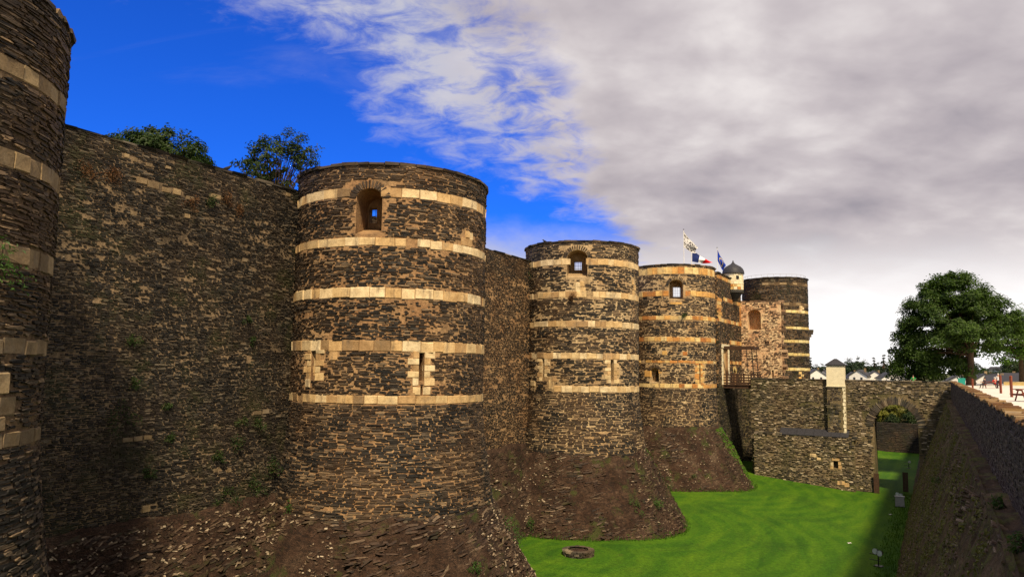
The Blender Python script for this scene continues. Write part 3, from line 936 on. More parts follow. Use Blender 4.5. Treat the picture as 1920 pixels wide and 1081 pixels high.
# ruined wall beside the far tower
r0 = P(122, -28.7)
ruin = thing('ruined_wall', 'ruined pinkish wall with a dark arched hole, in front of the far tower', 'ruined wall', (r0.x, r0.y, 0))
rs = Flat((r0.x, r0.y), ANG_B, 0, 0, -1); RL = 8.0
flat_wall(ruin, rs, RL, -.5, 13.2, 2.2, mortar_moss, 'footing')
body = flat_wall(ruin, rs, RL, 13.202, 26.2, 2.2, mortar_ruin, cutters=[flat_cut(rs, 3.95, 1.02, 21.9, 25.1, 1.9), flat_cut(rs, 6.6, .14, 13.5, 15.6, .8, .5, False), flat_cut(rs, 5.8, .35, 19.6, 20.1, .8, .5, False)])
rects = [(2.9, 5.0, 21.8, 25.0), (6.4, 6.8, 13.5, 15.6)]
slate_field(ruin, rs, RL, .2, 13, (.14, .24), (.3, .9), slate_dark, 83, [], .03, .15)
slate_field(ruin, rs, RL, 13, 26.15, (.2, .32), (.3, 1.0), slate_ruin, 81, rects, .10, .36, 0, .95, (0.01, .07))
slate_field(ruin, rs, RL, 13, 26.15, (.1, .2), (.15, .6), slate, 85, rects, .3, .50, 0, .4, (0.01, .08))
rng = np.random.default_rng(9); um = unit_meshes('block', slate_ruin)
for z in np.arange(13.4, 26.0, .45):                                     # ragged toothing on the broken edge
    w = rng.uniform(.3, 1.1); q = rs(np.array([RL + w / 2 - .25]), np.array([z + .2]), np.array([-.4 - rng.uniform(0, .5)]))[0]
    put_piece('toothing_stone', um[rng.integers(7)], ruin, q, math.atan2(rs.n[1], rs.n[0]), (w, .8, .42))
u = 0
while u < RL:
    w = rng.uniform(.4, .9); h = rng.uniform(.15, .55); q = rs(np.array([u + w / 2]), np.array([26.2 + h / 2 - .05]), np.array([-.5]))[0]
    put_piece('toothing_stone', um[rng.integers(7)], ruin, q, math.atan2(rs.n[1], rs.n[0]), (w, .9, h)); u += w

# far tower
fp = P(130, -23); T[5] = (fp.x, fp.y)
fr = thing('castle_tower', 'farthest dark round tower with yellow stripes and a rail on top', 'tower', (fp.x, fp.y, 0), 0, 'round striped castle towers')
fs = Cyl((fp.x, fp.y), 5.2); rects = []
tb = tower_body(fr, fs, 6, 30.4, -200, 60, 1.8, mortar_dark, n=80)
wa = math.radians(-108); cut(tb, [arch_prism((fp.x + 5.2 * math.cos(wa), fp.y + 5.2 * math.sin(wa)), wa, .62, 20.5, 22.1, 1.2)])
rects.append((wa * 5.2 - .7, wa * 5.2 + .7, 20.4, 22.1))
for bi, (z0, z1, lo, ms) in enumerate([(29.3, 29.6, -130, .3), (26.0, 26.35, -190, .1), (24.75, 25.2, -100, .1), (22.15, 22.55, -108, 0), (20.0, 20.45, -100, 0), (17.9, 18.35, -112, 0), (15.55, 16.0, -112, 0)]):
    blocks_arc(fr, fs, lo, 36, z0, z1, lime_yellow if bi > 1 else lime_grey, 200 + bi, (.6, 1.2), .03, rects, miss=ms)
for k_, (a, z) in enumerate([(-60, 25.75), (-60, 25.35), (-55, 25.55), (-62, 25.1), (-120, 25.7), (-112, 25.72)]):
    block_at(fr, fs, math.radians(a) * 5.2, z, .7, .4, lime, .04, rects)
for k_ in range(5):
    block_at(fr, fs, math.radians(-66 + (k_ % 2) * 5) * 5.2, 13.6 + k_ * .4, .6, .4, lime_orange, .04, rects)
rng = np.random.default_rng(45)
masonry(fr, fs, drop_rects(lay(rng, math.radians(-195) * 5.2, math.radians(50) * 5.2, 12, 30.35, (.16, .26), (.3, 1.1), .03, 1, .2, .5, 5), rects), slate_dark, 46, 0)
coping_ring(fr, fs, 30.4, -195, 55, slate_dark, 47)
grey_rail = mat_plain('galvanised_rail', (.4, .4, .4), .5, .1, 5)
for k_ in range(22):
    a = math.radians(-190 + 240 * k_ / 21); mb = MB(); x, y = 4.9 * math.cos(a), 4.9 * math.sin(a)
    mb.tube([(x, y, 30.45), (x, y, 31.05)], .02, 6); mb.build('rail_post', grey_rail, fr)
for zz in (31.05,):
    mb = MB(); mb.tube([(4.9 * math.cos(math.radians(-190 + 4 * k_)), 4.9 * math.sin(math.radians(-190 + 4 * k_)), zz) for k_ in range(61)], .02, 5); mb.build('hand_rail', grey_rail, fr)
a = math.radians(8); mb = MB()                                           # broken corbel on the right flank
for j, (z, l) in enumerate([(20.9, .5), (21.35, .8), (21.8, 1.15), (22.2, 1.25)]):
    mb.box(((5.2 + l / 2 - .3) * math.cos(a), (5.2 + l / 2 - .3) * math.sin(a), z), (l + .6, 1.6 - .1 * j, .42), a)
mb.build('corbel', slate_grey, fr)


# ================================================================== bedrock under the castle (height field) and the moat lawn
def floor_z(s, t):
    k = np.clip((-9.0 - np.asarray(t, float)) / 14.0, 0, 1)
    return 1.4 * k + 0.10 * (fbm(np.asarray(s) * 0.12, np.asarray(t) * 0.12, 4) - 0.5)


FOOT = [(to_st(*T[i]), 5.5 + 0.45) for i in range(4)]


def foot_dist(s, t):
    d = 1.4 * (t - np.where(s < 36, -31.2, -33.2))
    for (c, r) in FOOT:
        d = np.minimum(d, np.hypot(s - c[0], t - c[1]) - r) if False else np.minimum(d, np.hypot(s - c[0], t - c[1]) - r)
    return d


def rock_h(s, t):
    d = foot_dist(s, t)
    top = ROCK_TOP + 0.6 * (fbm(s * 0.35, t * 0.35, 11) - 0.5)
    on = np.clip(d / 0.7, 0, 1)
    rough = 0.7 * (fbm(s * 0.8, t * 0.8, 12, 5) - 0.5) + 0.35 * (fbm(s * 0.22, t * 0.22, 13) - 0.5) + 0.4 * (fbm(s * 2.6, t * 2.6, 16, 3) - 0.5)
    h = top - np.maximum(d, 0) * (1.78 + 0.2 * (fbm(s * 0.15, t * 0.15, 14) - 0.5)) + rough * on
    # bedding: the slate breaks into ledges of uneven height
    q = h + 1.6 * fbm(s * .3, t * .3, 15) + .5 * fbm(s * 1.1, t * 1.1, 17)
    amp = np.clip((fbm(s * .45, t * .45, 18) - .36) * 3.2, 0, 1)
    h = h - on * amp * (0.13 * np.sin(q * 2 * math.pi / 0.62) + 0.055 * np.sin(q * 2 * math.pi / 0.27))
    # gullies running down the slope
    g = np.abs(fbm(s * .55 + t * .35, t * .12 + 7, 19) - .5)
    h = h - on * 0.4 * np.clip(1 - g / .045, 0, 1)
    return np.where(d < 0, top + 0.25, h)


def grid_mesh(name, s0, s1, t0, t1, step, zf):
    ns = int((s1 - s0) / step) + 1; nt = int((t1 - t0) / step) + 1
    S, Tt = np.meshgrid(np.linspace(s0, s1, ns), np.linspace(t0, t1, nt), indexing='ij')
    Z = zf(S, Tt)
    v = np.stack([S * AX[0] + Tt * BX[0], S * AX[1] + Tt * BX[1], Z], -1).reshape(-1, 3)
    i = np.arange(ns * nt).reshape(ns, nt)
    f = np.stack([i[:-1, :-1], i[:-1, 1:], i[1:, 1:], i[1:, :-1]], -1).reshape(-1, 4)[:, ::-1]
    me = mesh_np(name, v, f); me.polygons.foreach_set('use_smooth', [True] * len(me.polygons))
    return me


def mat_rock():
    m, k, b = material('brown_bedrock')
    p = geo_pos(k)
    n1 = k.noise(p, 0.55, 6, 0.65); n2 = k.noise(k.vmap(p, (3, 3, 7)), 1.0, 7, 0.7); n3 = k.noise(p, 0.28, 4, 0.6)
    c = k.ramp(n1, [(0.28, (0.018, 0.011, 0.007)), (0.45, (0.042, 0.022, 0.013)), (0.58, (0.068, 0.040, 0.025)), (0.75, (0.13, 0.092, 0.06))])
    c = k.mix(1.0, c, k.ramp(n2, [(0.28, (0.25, 0.25, 0.25)), (0.72, (1.7, 1.65, 1.6))]), 'MULTIPLY')
    fl = k.math('MULTIPLY', k.smooth(k.noise(k.vmap(p, (5, 5, 9)), 1.0, 5, 0.75), 0.645, 0.70), k.smooth(n3, 0.40, 0.60))
    c = k.mix(k.math('MULTIPLY', fl, 0.8), c, (0.42, 0.33, 0.23))
    n5 = k.noise(k.vmap(p, (11, 11, 19)), 1.0, 4, 0.7)
    c = k.mix(1.0, c, k.ramp(n5, [(0.3, (0.45, 0.45, 0.45)), (0.7, (1.5, 1.5, 1.5))]), 'MULTIPLY')
    crack = k.math('ABSOLUTE', k.math('SUBTRACT', k.noise(k.vmap(p, (0.9, 0.9, 2.6)), 1.0, 5, 0.6, 0.6), 0.5))
    c = k.mix(k.smooth(crack, 0.022, 0.004, 0.0, 0.75), c, (0.012, 0.008, 0.006))
    mo = k.math('MULTIPLY', k.smooth(k.noise(p, 0.45, 5, 0.7), 0.54, 0.66), 0.75)
    c = k.mix(mo, c, (0.05, 0.065, 0.014))
    k.l.new(c, b.inputs['Base Color']); b.inputs['Roughness'].default_value = 0.92
    bump(k, b, k.math('ADD', n2, n5), 1.0, 0.12)
    return m


rock_mat = mat_rock()
ROCK = link('bedrock', grid_mesh('bedrock', 2, 108, -36, -15, 0.16, rock_h), rock_mat, kind='structure')

# slate breaking out of the rock: bedded plates, then loose pale chips
def rock_plates(name, seed, n, m, lu_, lv_, pr_, dens_near, dens_far, thr, fseed, fscale, dip, spread):
    rng = np.random.default_rng(seed)
    s = rng.uniform(8, 106, n); t = rng.uniform(-34, -17, n); d = foot_dist(s, t); h = rock_h(s, t)
    k_ = (d > 0.05) & (h > floor_z(s, t) + 0.1) & (fbm(s * fscale, t * fscale, fseed) > thr) & (rng.random(n) < np.where(s < 44, dens_near, dens_far))
    s, t, h = s[k_], t[k_], h[k_]; n = len(s); eps = 0.25
    gs_ = (rock_h(s + eps, t) - rock_h(s - eps, t)) / (2 * eps); gt_ = (rock_h(s, t + eps) - rock_h(s, t - eps)) / (2 * eps)
    nrm = np.stack([-(gs_ * AX[0] + gt_ * BX[0]), -(gs_ * AX[1] + gt_ * BX[1]), np.ones(n)], -1); nrm /= np.linalg.norm(nrm, axis=1)[:, None]
    tan = np.stack([nrm[:, 1], -nrm[:, 0], np.zeros(n)], -1); tan /= np.linalg.norm(tan, axis=1)[:, None] + 1e-9
    bit = np.cross(nrm, tan)
    ra = rng.normal(dip, spread, n); ca_, sa_ = np.cos(ra)[:, None], np.sin(ra)[:, None]
    tan, bit = tan * ca_ + bit * sa_, bit * ca_ - tan * sa_
    lu = lu_[0] + (lu_[1] - lu_[0]) * rng.beta(1.2, 2.5, n); lv = rng.uniform(*lv_, n); pr = rng.uniform(*pr_, n)
    base = np.stack([s * AX[0] + t * BX[0], s * AX[1] + t * BX[1], h], -1)
    vb = np.empty((n, 12, 3)); ring = HEX[None] + rng.normal(0, .09, (n, 6, 2))
    for j in range(6):
        q = base + tan * (ring[:, j, 0] * lu)[:, None] + bit * (ring[:, j, 1] * lv)[:, None]
        vb[:, j] = q + nrm * pr[:, None]; vb[:, 6 + j] = q - nrm * .12
    tpl = [0, 1, 2, 3, 4, 5]
    for j in range(6):
        tpl += [j, 6 + j, 6 + (j + 1) % 6, (j + 1) % 6]
    loops = ((np.arange(n) * 12)[:, None] + np.array(tpl)[None]).ravel(); st_ = np.array([0] + [6 + 4 * j for j in range(6)])
    link(name, mesh_np(name, vb.reshape(-1, 3), loops=loops, starts=(np.arange(n)[:, None] * 30 + st_[None]).ravel()), m, ROCK, kind='stuff')


plate = mat_slate('bedded_slate', [(0, (0.012, 0.008, 0.006)), (0.5, (0.034, 0.021, 0.014)), (0.85, (0.07, 0.046, 0.03)), (1, (0.17, 0.125, 0.085))], brown=(.075, .036, .02), brown_amt=.6, moss=.45)
chip = mat_slate('chip_slate', [(0, (0.025, 0.018, 0.013)), (0.5, (0.07, 0.048, 0.032)), (0.82, (0.20, 0.15, 0.10)), (1, (0.50, 0.42, 0.30))], brown_amt=.3)
rock_plates('bedded_slate', 78, 90000, plate, (.2, 1.3), (.04, .13), (-.03, .07), .55, .5, .45, 33, .4, .22, .15)
rock_plates('slate_chips', 77, 110000, chip, (.07, .34), (.03, .09), (.01, .06), 1.0, .3, .47, 31, .35, 0, .35)


def mat_grass():
    m, k, b = material('mown_grass')
    p = geo_pos(k)
    ro = k.vmap(p, (1, 1, 1), (0, 0, -ANG_A))
    at = k.node('ShaderNodeAttribute'); at.attribute_name = 'mow'
    n0 = k.noise(p, 0.35, 4, 0.6)
    ph = k.math('ADD', at.outputs['Fac'], k.math('MULTIPLY', n0, 0.45))
    st = k.math('ADD', k.math('MULTIPLY', k.math('SINE', k.math('MULTIPLY', ph, 2 * math.pi / 2.1)), 0.5), 0.5)
    n1 = k.noise(k.vmap(ro, (0.10, 0.45, 1)), 1.0, 6, 0.65, 0.6); n2 = k.noise(p, 8, 6, 0.72); n3 = k.noise(p, 0.16, 5, 0.6); n4 = k.noise(p, 1.1, 5, 0.65)
    c = k.ramp(n1, [(0.3, (0.022, 0.076, 0.003)), (0.5, (0.040, 0.112, 0.004)), (0.72, (0.080, 0.158, 0.006))])
    c = k.mix(k.math('MULTIPLY', k.smooth(st, .3, .8), 0.24), c, (0.085, 0.172, 0.006))
    c = k.mix(k.math('MULTIPLY', k.smooth(n3, .48, .66), .4), c, (0.022, 0.066, 0.005))
    c = k.mix(k.math('MULTIPLY', k.smooth(n4, .60, .72), .35), c, (0.085, 0.12, 0.018))
    c = k.mix(1.0, c, k.ramp(n2, [(.3, (.6, .64, .55)), (.7, (1.32, 1.28, 1.2))]), 'MULTIPLY')
    n6 = k.noise(p, 3.0, 6, 0.8)
    c = k.mix(1.0, c, k.ramp(n6, [(.3, (.6, .62, .55)), (.7, (1.38, 1.34, 1.3))]), 'MULTIPLY')
    k.l.new(c, b.inputs['Base Color']); b.inputs['Roughness'].default_value = .85; b.inputs['Specular IOR Level'].default_value = .15
    bump(k, b, n2, .9, .06)
    return m


grass_mat = mat_grass()
lawn_me = grid_mesh('moat_lawn', 0, 168, -38, -2.0, 0.5, floor_z)
co = np.empty(len(lawn_me.vertices) * 3, np.float32); lawn_me.vertices.foreach_get('co', co); co = co.reshape(-1, 3)
sv, tv = to_st(co[:, 0], co[:, 1])
mow = np.where(sv < 106, np.minimum(foot_dist(sv, tv), np.hypot(sv - 53.6, tv + 24.2) * 1.0 + 1.5), tv + 40)      # mown in rings round the rocks and the stone ring
lawn_me.attributes.new('mow', 'FLOAT', 'POINT').data.foreach_set('value', mow.astype(np.float32))
link('moat_lawn', lawn_me, grass_mat, kind='structure')

# grass blades over the lawn
rng = np.random.default_rng(12); n = 150000
s = rng.uniform(40, 110, n); t = rng.uniform(-33, -3.0, n)
rk = rock_h(s, np.maximum(t, -36)) - floor_z(s, t)                     # > 0 : rock stands above the lawn here
edge = (np.abs(rk + .1) < .55) | ((t > -4.0 - 1.2 * rng.random(n)) & (rng.random(n) < .5))
k_ = (rk < .3) & ((edge & (rng.random(n) < .9)) | (rng.random(n) < .0))
s, t, edge = s[k_], t[k_], edge[k_]; n = len(s); z = floor_z(s, t) + np.maximum(rock_h(s, t) - floor_z(s, t), 0)
a = rng.uniform(0, 2 * math.pi, n); hh = rng.uniform(.04, .09, n) * np.where(edge, rng.uniform(1.5, 4.5, n), 1); w = rng.uniform(.02, .05, n); le = rng.uniform(0, .09, n)
bx, by = s * AX[0] + t * BX[0], s * AX[1] + t * BX[1]
v = np.empty((n, 3, 3))
v[:, 0] = np.stack([bx - w * np.cos(a), by - w * np.sin(a), z - .01], -1); v[:, 1] = np.stack([bx + w * np.cos(a), by + w * np.sin(a), z - .01], -1)
v[:, 2] = np.stack([bx + le * np.sin(a), by - le * np.cos(a), z + hh], -1)
blade = mat_leaf('grass_blade', (0.028, 0.075, 0.005), (0.070, 0.14, 0.011), .3)
link('grass', mesh_np('grass', v.reshape(-1, 3), np.arange(3 * n).reshape(-1, 3)), blade, kind='stuff')


# ================================================================== far side of the moat: battered wall, ledge, parapet, terrace
def mat_scarp():
    m, k, b = material('mossy_batter')
    p = geo_pos(k); ro = k.vmap(p, (1, 1, 1), (0, 0, -ANG_A))
    n1 = k.noise(p, .5, 6, .7); n2 = k.noise(k.vmap(ro, (2.0, 6, 6)), 1.0, 7, .7); n3 = k.noise(p, 1.3, 6, .72)
    c = k.ramp(n1, [(.3, (.045, .027, .015)), (.5, (.095, .060, .032)), (.7, (.17, .115, .065))])
    c = k.mix(k.math('MULTIPLY', k.smooth(n3, .47, .62), .9), c, (.105, .115, .020))
    c = k.mix(1.0, c, k.ramp(n2, [(.28, (.35, .35, .35)), (.72, (1.6, 1.55, 1.5))]), 'MULTIPLY')
    k.l.new(c, b.inputs['Base Color']); b.inputs['Roughness'].default_value = .95
    bump(k, b, k.math('ADD', n2, n3), 1.0, .15)
    return m


scarp_mat = mat_scarp()
S_END = 168.0
sc_root = thing('counterscarp_wall', 'sloping mossy brown wall along the right side of the moat', 'retaining wall', tuple(P(2, 1.1, 0)))
ns, nv = 560, 46
ss = 2 + (S_END - 2) * np.linspace(0, 1, ns) ** 1.25; vv = np.linspace(0, 1, nv)
Sg, Vg = np.meshgrid(ss, vv, indexing='ij')
Tg = -3.3 + 4.4 * Vg; Zg = -0.3 + 12.5 * Vg
off = .5 * (fbm(Sg * .5, Vg * 7, 21, 5) - .5) + .12 * (fbm(Sg * 2.5, Vg * 30, 22, 3) - .5)
fade = np.clip((1 - Vg) * 12, 0.15, 1)
Tg = Tg - off * .9 * fade; Zg = Zg + off * .3 * fade
v = np.stack([Sg * AX[0] + Tg * BX[0], Sg * AX[1] + Tg * BX[1], Zg], -1).reshape(-1, 3) - np.array(sc_root.location)
i = np.arange(ns * nv).reshape(ns, nv)
f = np.stack([i[:-1, :-1], i[1:, :-1], i[1:, 1:], i[:-1, 1:]], -1).reshape(-1, 4)[:, ::-1]
me = mesh_np('batter', v, f); me.polygons.foreach_set('use_smooth', [True] * len(me.polygons))
link('batter', me, scarp_mat, sc_root)
# flat rubble showing through the moss
sl = math.atan2(12.5, 4.4); nl = math.hypot(12.5, 4.4)


class Slope(Surface):
    def __call__(s, u, v, o):
        k = v / nl; t = -3.3 + 4.4 * k; z = -.3 + 12.5 * k
        oo = o + .02
        t = t - math.sin(sl) * oo; z = z + math.cos(sl) * oo
        return np.stack([u * AX[0] + t * BX[0], u * AX[1] + t * BX[1], z], -1)

    def ang(s, u):
        return np.full_like(np.asarray(u, float), ANG_B + math.pi)


slp = Slope(); rng = np.random.default_rng(91)
a = lay(rng, 14, 108, .4, nl - .1, (.06, .12), (.15, .6), .12, .3, .52, .5, 8)
me = stones_mesh('rubble', rng, a, lambda u, v, o: slp(u, v, o) - np.array(sc_root.location), (-.02, .09), -.25)
link('rubble', me, mat_slate('mossy_rubble', [(0, (.05, .03, .02)), (.5, (.11, .07, .042)), (.85, (.17, .115, .07)), (1, (.3, .24, .17))], moss=.8), sc_root, kind='stuff')

# ledge
ns = 400; ss = 2 + (S_END - 2) * np.linspace(0, 1, ns) ** 1.3; tt = np.linspace(1.0, 1.62, 7)
Sg, Tg = np.meshgrid(ss, tt, indexing='ij'); Zg = 12.12 + .4 * (fbm(Sg * 1.2, Tg * 2, 24) - .5) + .12 * (Tg - 1)
v = np.stack([Sg * AX[0] + Tg * BX[0], Sg * AX[1] + Tg * BX[1], Zg], -1).reshape(-1, 3) - np.array(sc_root.location)
i = np.arange(ns * 7).reshape(ns, 7); f = np.stack([i[:-1, :-1], i[:-1, 1:], i[1:, 1:], i[1:, :-1]], -1).reshape(-1, 4)[:, ::-1]
me = mesh_np('ledge', v, f); me.polygons.foreach_set('use_smooth', [True] * len(me.polygons)); link('ledge', me, scarp_mat, sc_root)

# parapet
pp = P(2, 1.57)
par = thing('parapet_wall', 'long low stone parapet running along the right edge of the terrace', 'parapet', (pp.x, pp.y, 0))
par_mat = mat_mortar('parapet_mortar', (.06, .046, .042), (.045, .035, .033), (.03, .024, .022), .6, .5)
psf = Flat((pp.x, pp.y), ANG_A, 0, 0, 1)
flat_wall(par, psf, 106.5, 11.5, 14.42, .52, par_mat, 'core')
pslate = mat_slate('parapet_slate', [(0, (.028, .022, .022)), (.5, (.05, .038, .036)), (.85, (.075, .058, .05)), (1, (.13, .105, .085))], brown=(.12, .07, .05))
rng = np.random.default_rng(33)
a = lay(rng, 6, 106, 12.1, 14.4, (.07, .13), (.2, .8), .006, 1.0, .08, .8, 3, (.8, 1.0))
masonry(par, psf, a, pslate, 34, 300, (.002, .016), square=True)
cope_mat = mat_limestone('parapet_coping', [(0, (.14, .07, .03)), (.4, (.22, .125, .055)), (.75, (.30, .20, .09)), (1, (.42, .31, .17))])
um = unit_meshes('block', cope_mat); u = 4.0; cnt = 0; late = MB()
while u < 106.4:
    w = rng.uniform(.16, .5) if u < 60 else rng.uniform(.5, 1.0)
    split = rng.random() < .35
    for (o0, o1) in (((-.27, .27),) if not split else ((-.27, rng.uniform(-.05, .08)), (.03, .27))):
        hh = rng.uniform(.08, .16); dpt = (o1 - o0) - .015; oc = (o0 + o1) / 2
        q = psf(np.array([u + w / 2]), np.array([14.42 + hh / 2 - .01 + rng.uniform(-.015, .03)]), np.array([-.26 - oc + rng.uniform(-.02, .03)]))[0]
        if cnt < 300:
            put_piece('coping_stone', um[rng.integers(7)], par, q, ANG_B + math.pi, (w - .01, dpt, hh), rng.normal(0, .02)); cnt += 1
        else:
            late.box((q[0] - pp.x, q[1] - pp.y, q[2]), (w - .01, dpt, hh), ANG_A)
    u += w
if late.v:
    late.build('coping_run', cope_mat, par, kind='stuff')

# terrace: gravel on a solid bank; it steps out under the camera
gravel = mat_plain('pale_gravel', (.62, .58, .52), .95, .12, 5.0, bmp=.6)
pts = [P(-25, -7), P(2.2, -7), P(2.2, 2.04), P(152, 2.04), P(152, 14), P(S_END, 20), P(140, 70), P(-25, 70)]
mb = MB(); n = len(pts); v = [(p.x, p.y, 0.0) for p in pts] + [(p.x, p.y, 13.8) for p in pts]
mb.add(v, [list(range(n, 2 * n))] + [(j, (j + 1) % n, n + (j + 1) % n, n + j) for j in range(n)])
mb.build('terrace', gravel, kind='structure')


# ================================================================== stone bridge and drawbridge
bp = P(109.3, -22.8)
br = thing('stone_bridge', 'rough stone bridge wall with a tall arch across the moat', 'bridge', (bp.x, bp.y, 0))
bs = Flat((bp.x, bp.y), ANG_B, 0, 0, -1); BL = 25.0                     # u = t + 22.8
UA = -4.75 + 22.8


def arch_cutter(u, half, zb, zs, depth):
    v = []; prof = [(-half - .0, zb), (half, zb)]
    for i_ in range(17):
        a_ = math.pi * i_ / 16; prof.append((half * math.cos(a_), zs + half * 1.12 * math.sin(a_)))
    for dep in (1.0, -depth):
        for (x, z) in prof:
            q_ = bs(np.array([u + x]), np.array([z]), np.array([dep]))[0]; v.append(tuple(q_))
    k = len(prof)
    return v, [list(range(k)), list(range(2 * k - 1, k - 1, -1))] + [[a_, k + a_, k + (a_ + 1) % k, (a_ + 1) % k] for a_ in range(k)]


flat_wall(br, bs, BL, -.8, 13.45, 5.2, mortar_moss, 'body', [arch_cutter(UA, 2.55, -2, 8.5, 7)])
for dep, nm in ((0, 'parapet'), (-4.75, 'parapet')):                      # the two parapets, butted on the body
    q0 = bs(np.array([0.0]), np.array([0.0]), np.array([float(dep)]))[0]; sfp = Flat((q0[0], q0[1]), ANG_B, 0, 0, -1)
    flat_wall(br, sfp, BL, 13.452, 14.34, .45, mortar_moss, nm)
rects = [(UA - 2.6, UA + 2.6, -1, 9.0), (UA - 2.3, UA + 2.3, 8, 10.6), (UA - 1.5, UA + 1.5, 8, 11.4)]
um = unit_meshes('slate', slate_grey)
for k_ in range(54):                                                     # thin slates on edge round the arch
    a = math.pi * (k_ + .5) / 54; ln = .95 if k_ % 2 else 1.15; rr = 2.55 + ln / 2 - .02
    uu = UA + rr * math.cos(a); zz = 8.5 + (rr + .3 * math.sin(a)) * math.sin(a)
    if uu < BL - 1:
        q = bs(np.array([uu]), np.array([zz]), np.array([.0]))[0]; put_piece('arch_slate', um[k_ % 7], br, q, math.atan2(bs.n[1], bs.n[0]), (ln, .16, .17), a)
rects += [(UA - 3.6, UA + 3.6, 8.4, 10.4), (UA - 2.8, UA + 2.8, 10, 12.1), (UA - 1.6, UA + 1.6, 12, 12.6)]
# buttress with pale corner, under the cream pillar
bb = bs(np.array([11.15]), np.array([0.0]), np.array([0.0]))[0]
mb = MB(); mb.box((bb[0] - bp.x + bs.n[0] * .2, bb[1] - bp.y + bs.n[1] * .2, 9.8), (2.25, .9, 7.4), ANG_B); mb.build('buttress', mortar_moss, br)
bts = Flat(tuple(bs(np.array([10.02]), np.array([0.]), np.array([.65]))[0][:2]), ANG_B, 0, 0, -1)
for k_, z in enumerate(np.arange(6.2, 13.4, .48)):
    w = .28 if k_ % 2 else .38
    block_at(br, bts, 2.25 - w / 2 + .02, z + .24, w, .47, plaster, .03, None, 'quoin_block', .5)
rects.append((10.0, 12.3, 6, 13.6))
slate_field(br, bs, BL, -.3, 14.3, (.12, .21), (.2, .75), slate_bridge, 101, rects, .04, .24, 150, .97, (.0, .13))
slate_field(br, bts, 1.6, 6.2, 13.4, (.16, .27), (.25, .7), slate_grey, 105, [], .05, .3, 0, .95, (.0, .1))
um = unit_meshes('block', slate_grey); u = 0.0; rng = np.random.default_rng(4)
while u < BL:
    w = rng.uniform(.6, 1.2); q = bs(np.array([u + w / 2]), np.array([14.40]), np.array([-.22]))[0]
    put_piece('coping_slab', um[rng.integers(7)], br, q, math.atan2(bs.n[1], bs.n[0]), (w, .62, .13)); u += w

# lower outwork in front of the bridge
op = P(107.7, -22.2)
ow = thing('lower_outwork', 'low rough stone outwork at the bridge foot with slate weathering and tiny window', 'stone wall', (op.x, op.y, 0))
os_ = Flat((op.x, op.y), ANG_B, 0, 0, -1); OL = 12.6                      # u = t + 22.2
flat_wall(ow, os_, OL, -.8, 6.9, 1.58, mortar_moss, 'body', [flat_cut(os_, 10.35, .28, 2.95, 3.85, .9, .5, False)])
rects = [(9.9, 10.8, 2.7, 4.1)]
for (u, z, w, h) in [(9.88, 3.4, .36, .5), (10.82, 3.55, .36, .4), (10.35, 4.05, .9, .32), (9.85, 2.95, .4, .4), (10.85, 3.05, .42, .45), (7.6, 4.4, .8, .4), (8.3, 4.0, .5, .35), (10.9, 1.1, .9, .5), (11.6, .9, .6, .5)]:
    block_at(ow, os_, u, z, w, h, lime, .05, rects, 'pale_stone')
for k_ in range(9):                                                      # slanting line of pale stones, the trace of a stair
    block_at(ow, os_, 1.9 + .43 * k_, 6.6 - .30 * k_, .38, .22, lime_grey, .06, rects, 'pale_stone')
slate_field(ow, os_, OL, -.3, 6.85, (.11, .2), (.2, .7), slate_bridge, 111, rects, .04, .24, 150, .95, (.0, .13))
um = unit_meshes('block', roof_slate)
for k_ in range(8):
    u = 3.9 + 1.08 * k_; q0 = os_(np.array([u]), np.array([7.0]), np.array([.12]))[0]; q1 = os_(np.array([u]), np.array([7.75]), np.array([-1.55]))[0]
    me = bpy.data.meshes.new('weathering_slab'); tx, ty = os_.d * .53
    vv_ = []
    for q_ in (q0, q1):
        for sg in (-1, 1):
            for dz in (-.05, .03):
                vv_.append((q_[0] + sg * tx - op.x, q_[1] + sg * ty - op.y, q_[2] + dz))
    me.from_pydata(vv_, [], [(0, 2, 3, 1), (4, 5, 7, 6), (0, 1, 5, 4), (2, 6, 7, 3), (1, 3, 7, 5), (0, 4, 6, 2)]); me.update(); link('weathering_slab', me, roof_slate, ow)
rng = np.random.default_rng(6); um = unit_meshes('block', slate_grey); u = 0
while u < OL:
    w = rng.uniform(.4, .8); q = os_(np.array([u + w / 2]), np.array([6.93]), np.array([-.6])); 
    if u < 3.6 or u > 12.0:
        put_piece('coping_stone', um[rng.integers(7)], ow, q[0], math.atan2(os_.n[1], os_.n[0]), (w, 1.3, rng.uniform(.15, .5)))
    u += w

# cream gate pillar on the bridge
pl = bs(np.array([11.12]), np.array([0.]), np.array([-.1]))[0]
pil = thing('gate_pillar', 'cream rendered square pillar with a dark pyramid cap on the bridge', 'pillar', (pl[0], pl[1], 0))
mb = MB(); mb.box((0, 0, 14.95), (2.2, 1.6, 2.7), ANG_B); mb.build('shaft', plaster, pil)
mb = MB(); mb.box((0, 0, 13.55), (2.34, 1.74, .14), ANG_B); mb.build('base_moulding', plaster, pil)
mb = MB(); mb.box((0, 0, 16.36), (2.5, 1.9, .12), ANG_B); mb.box((0, 0, 16.82), (2.5, 1.9, .8), ANG_B, .12); mb.build('cap', roof_slate, pil)

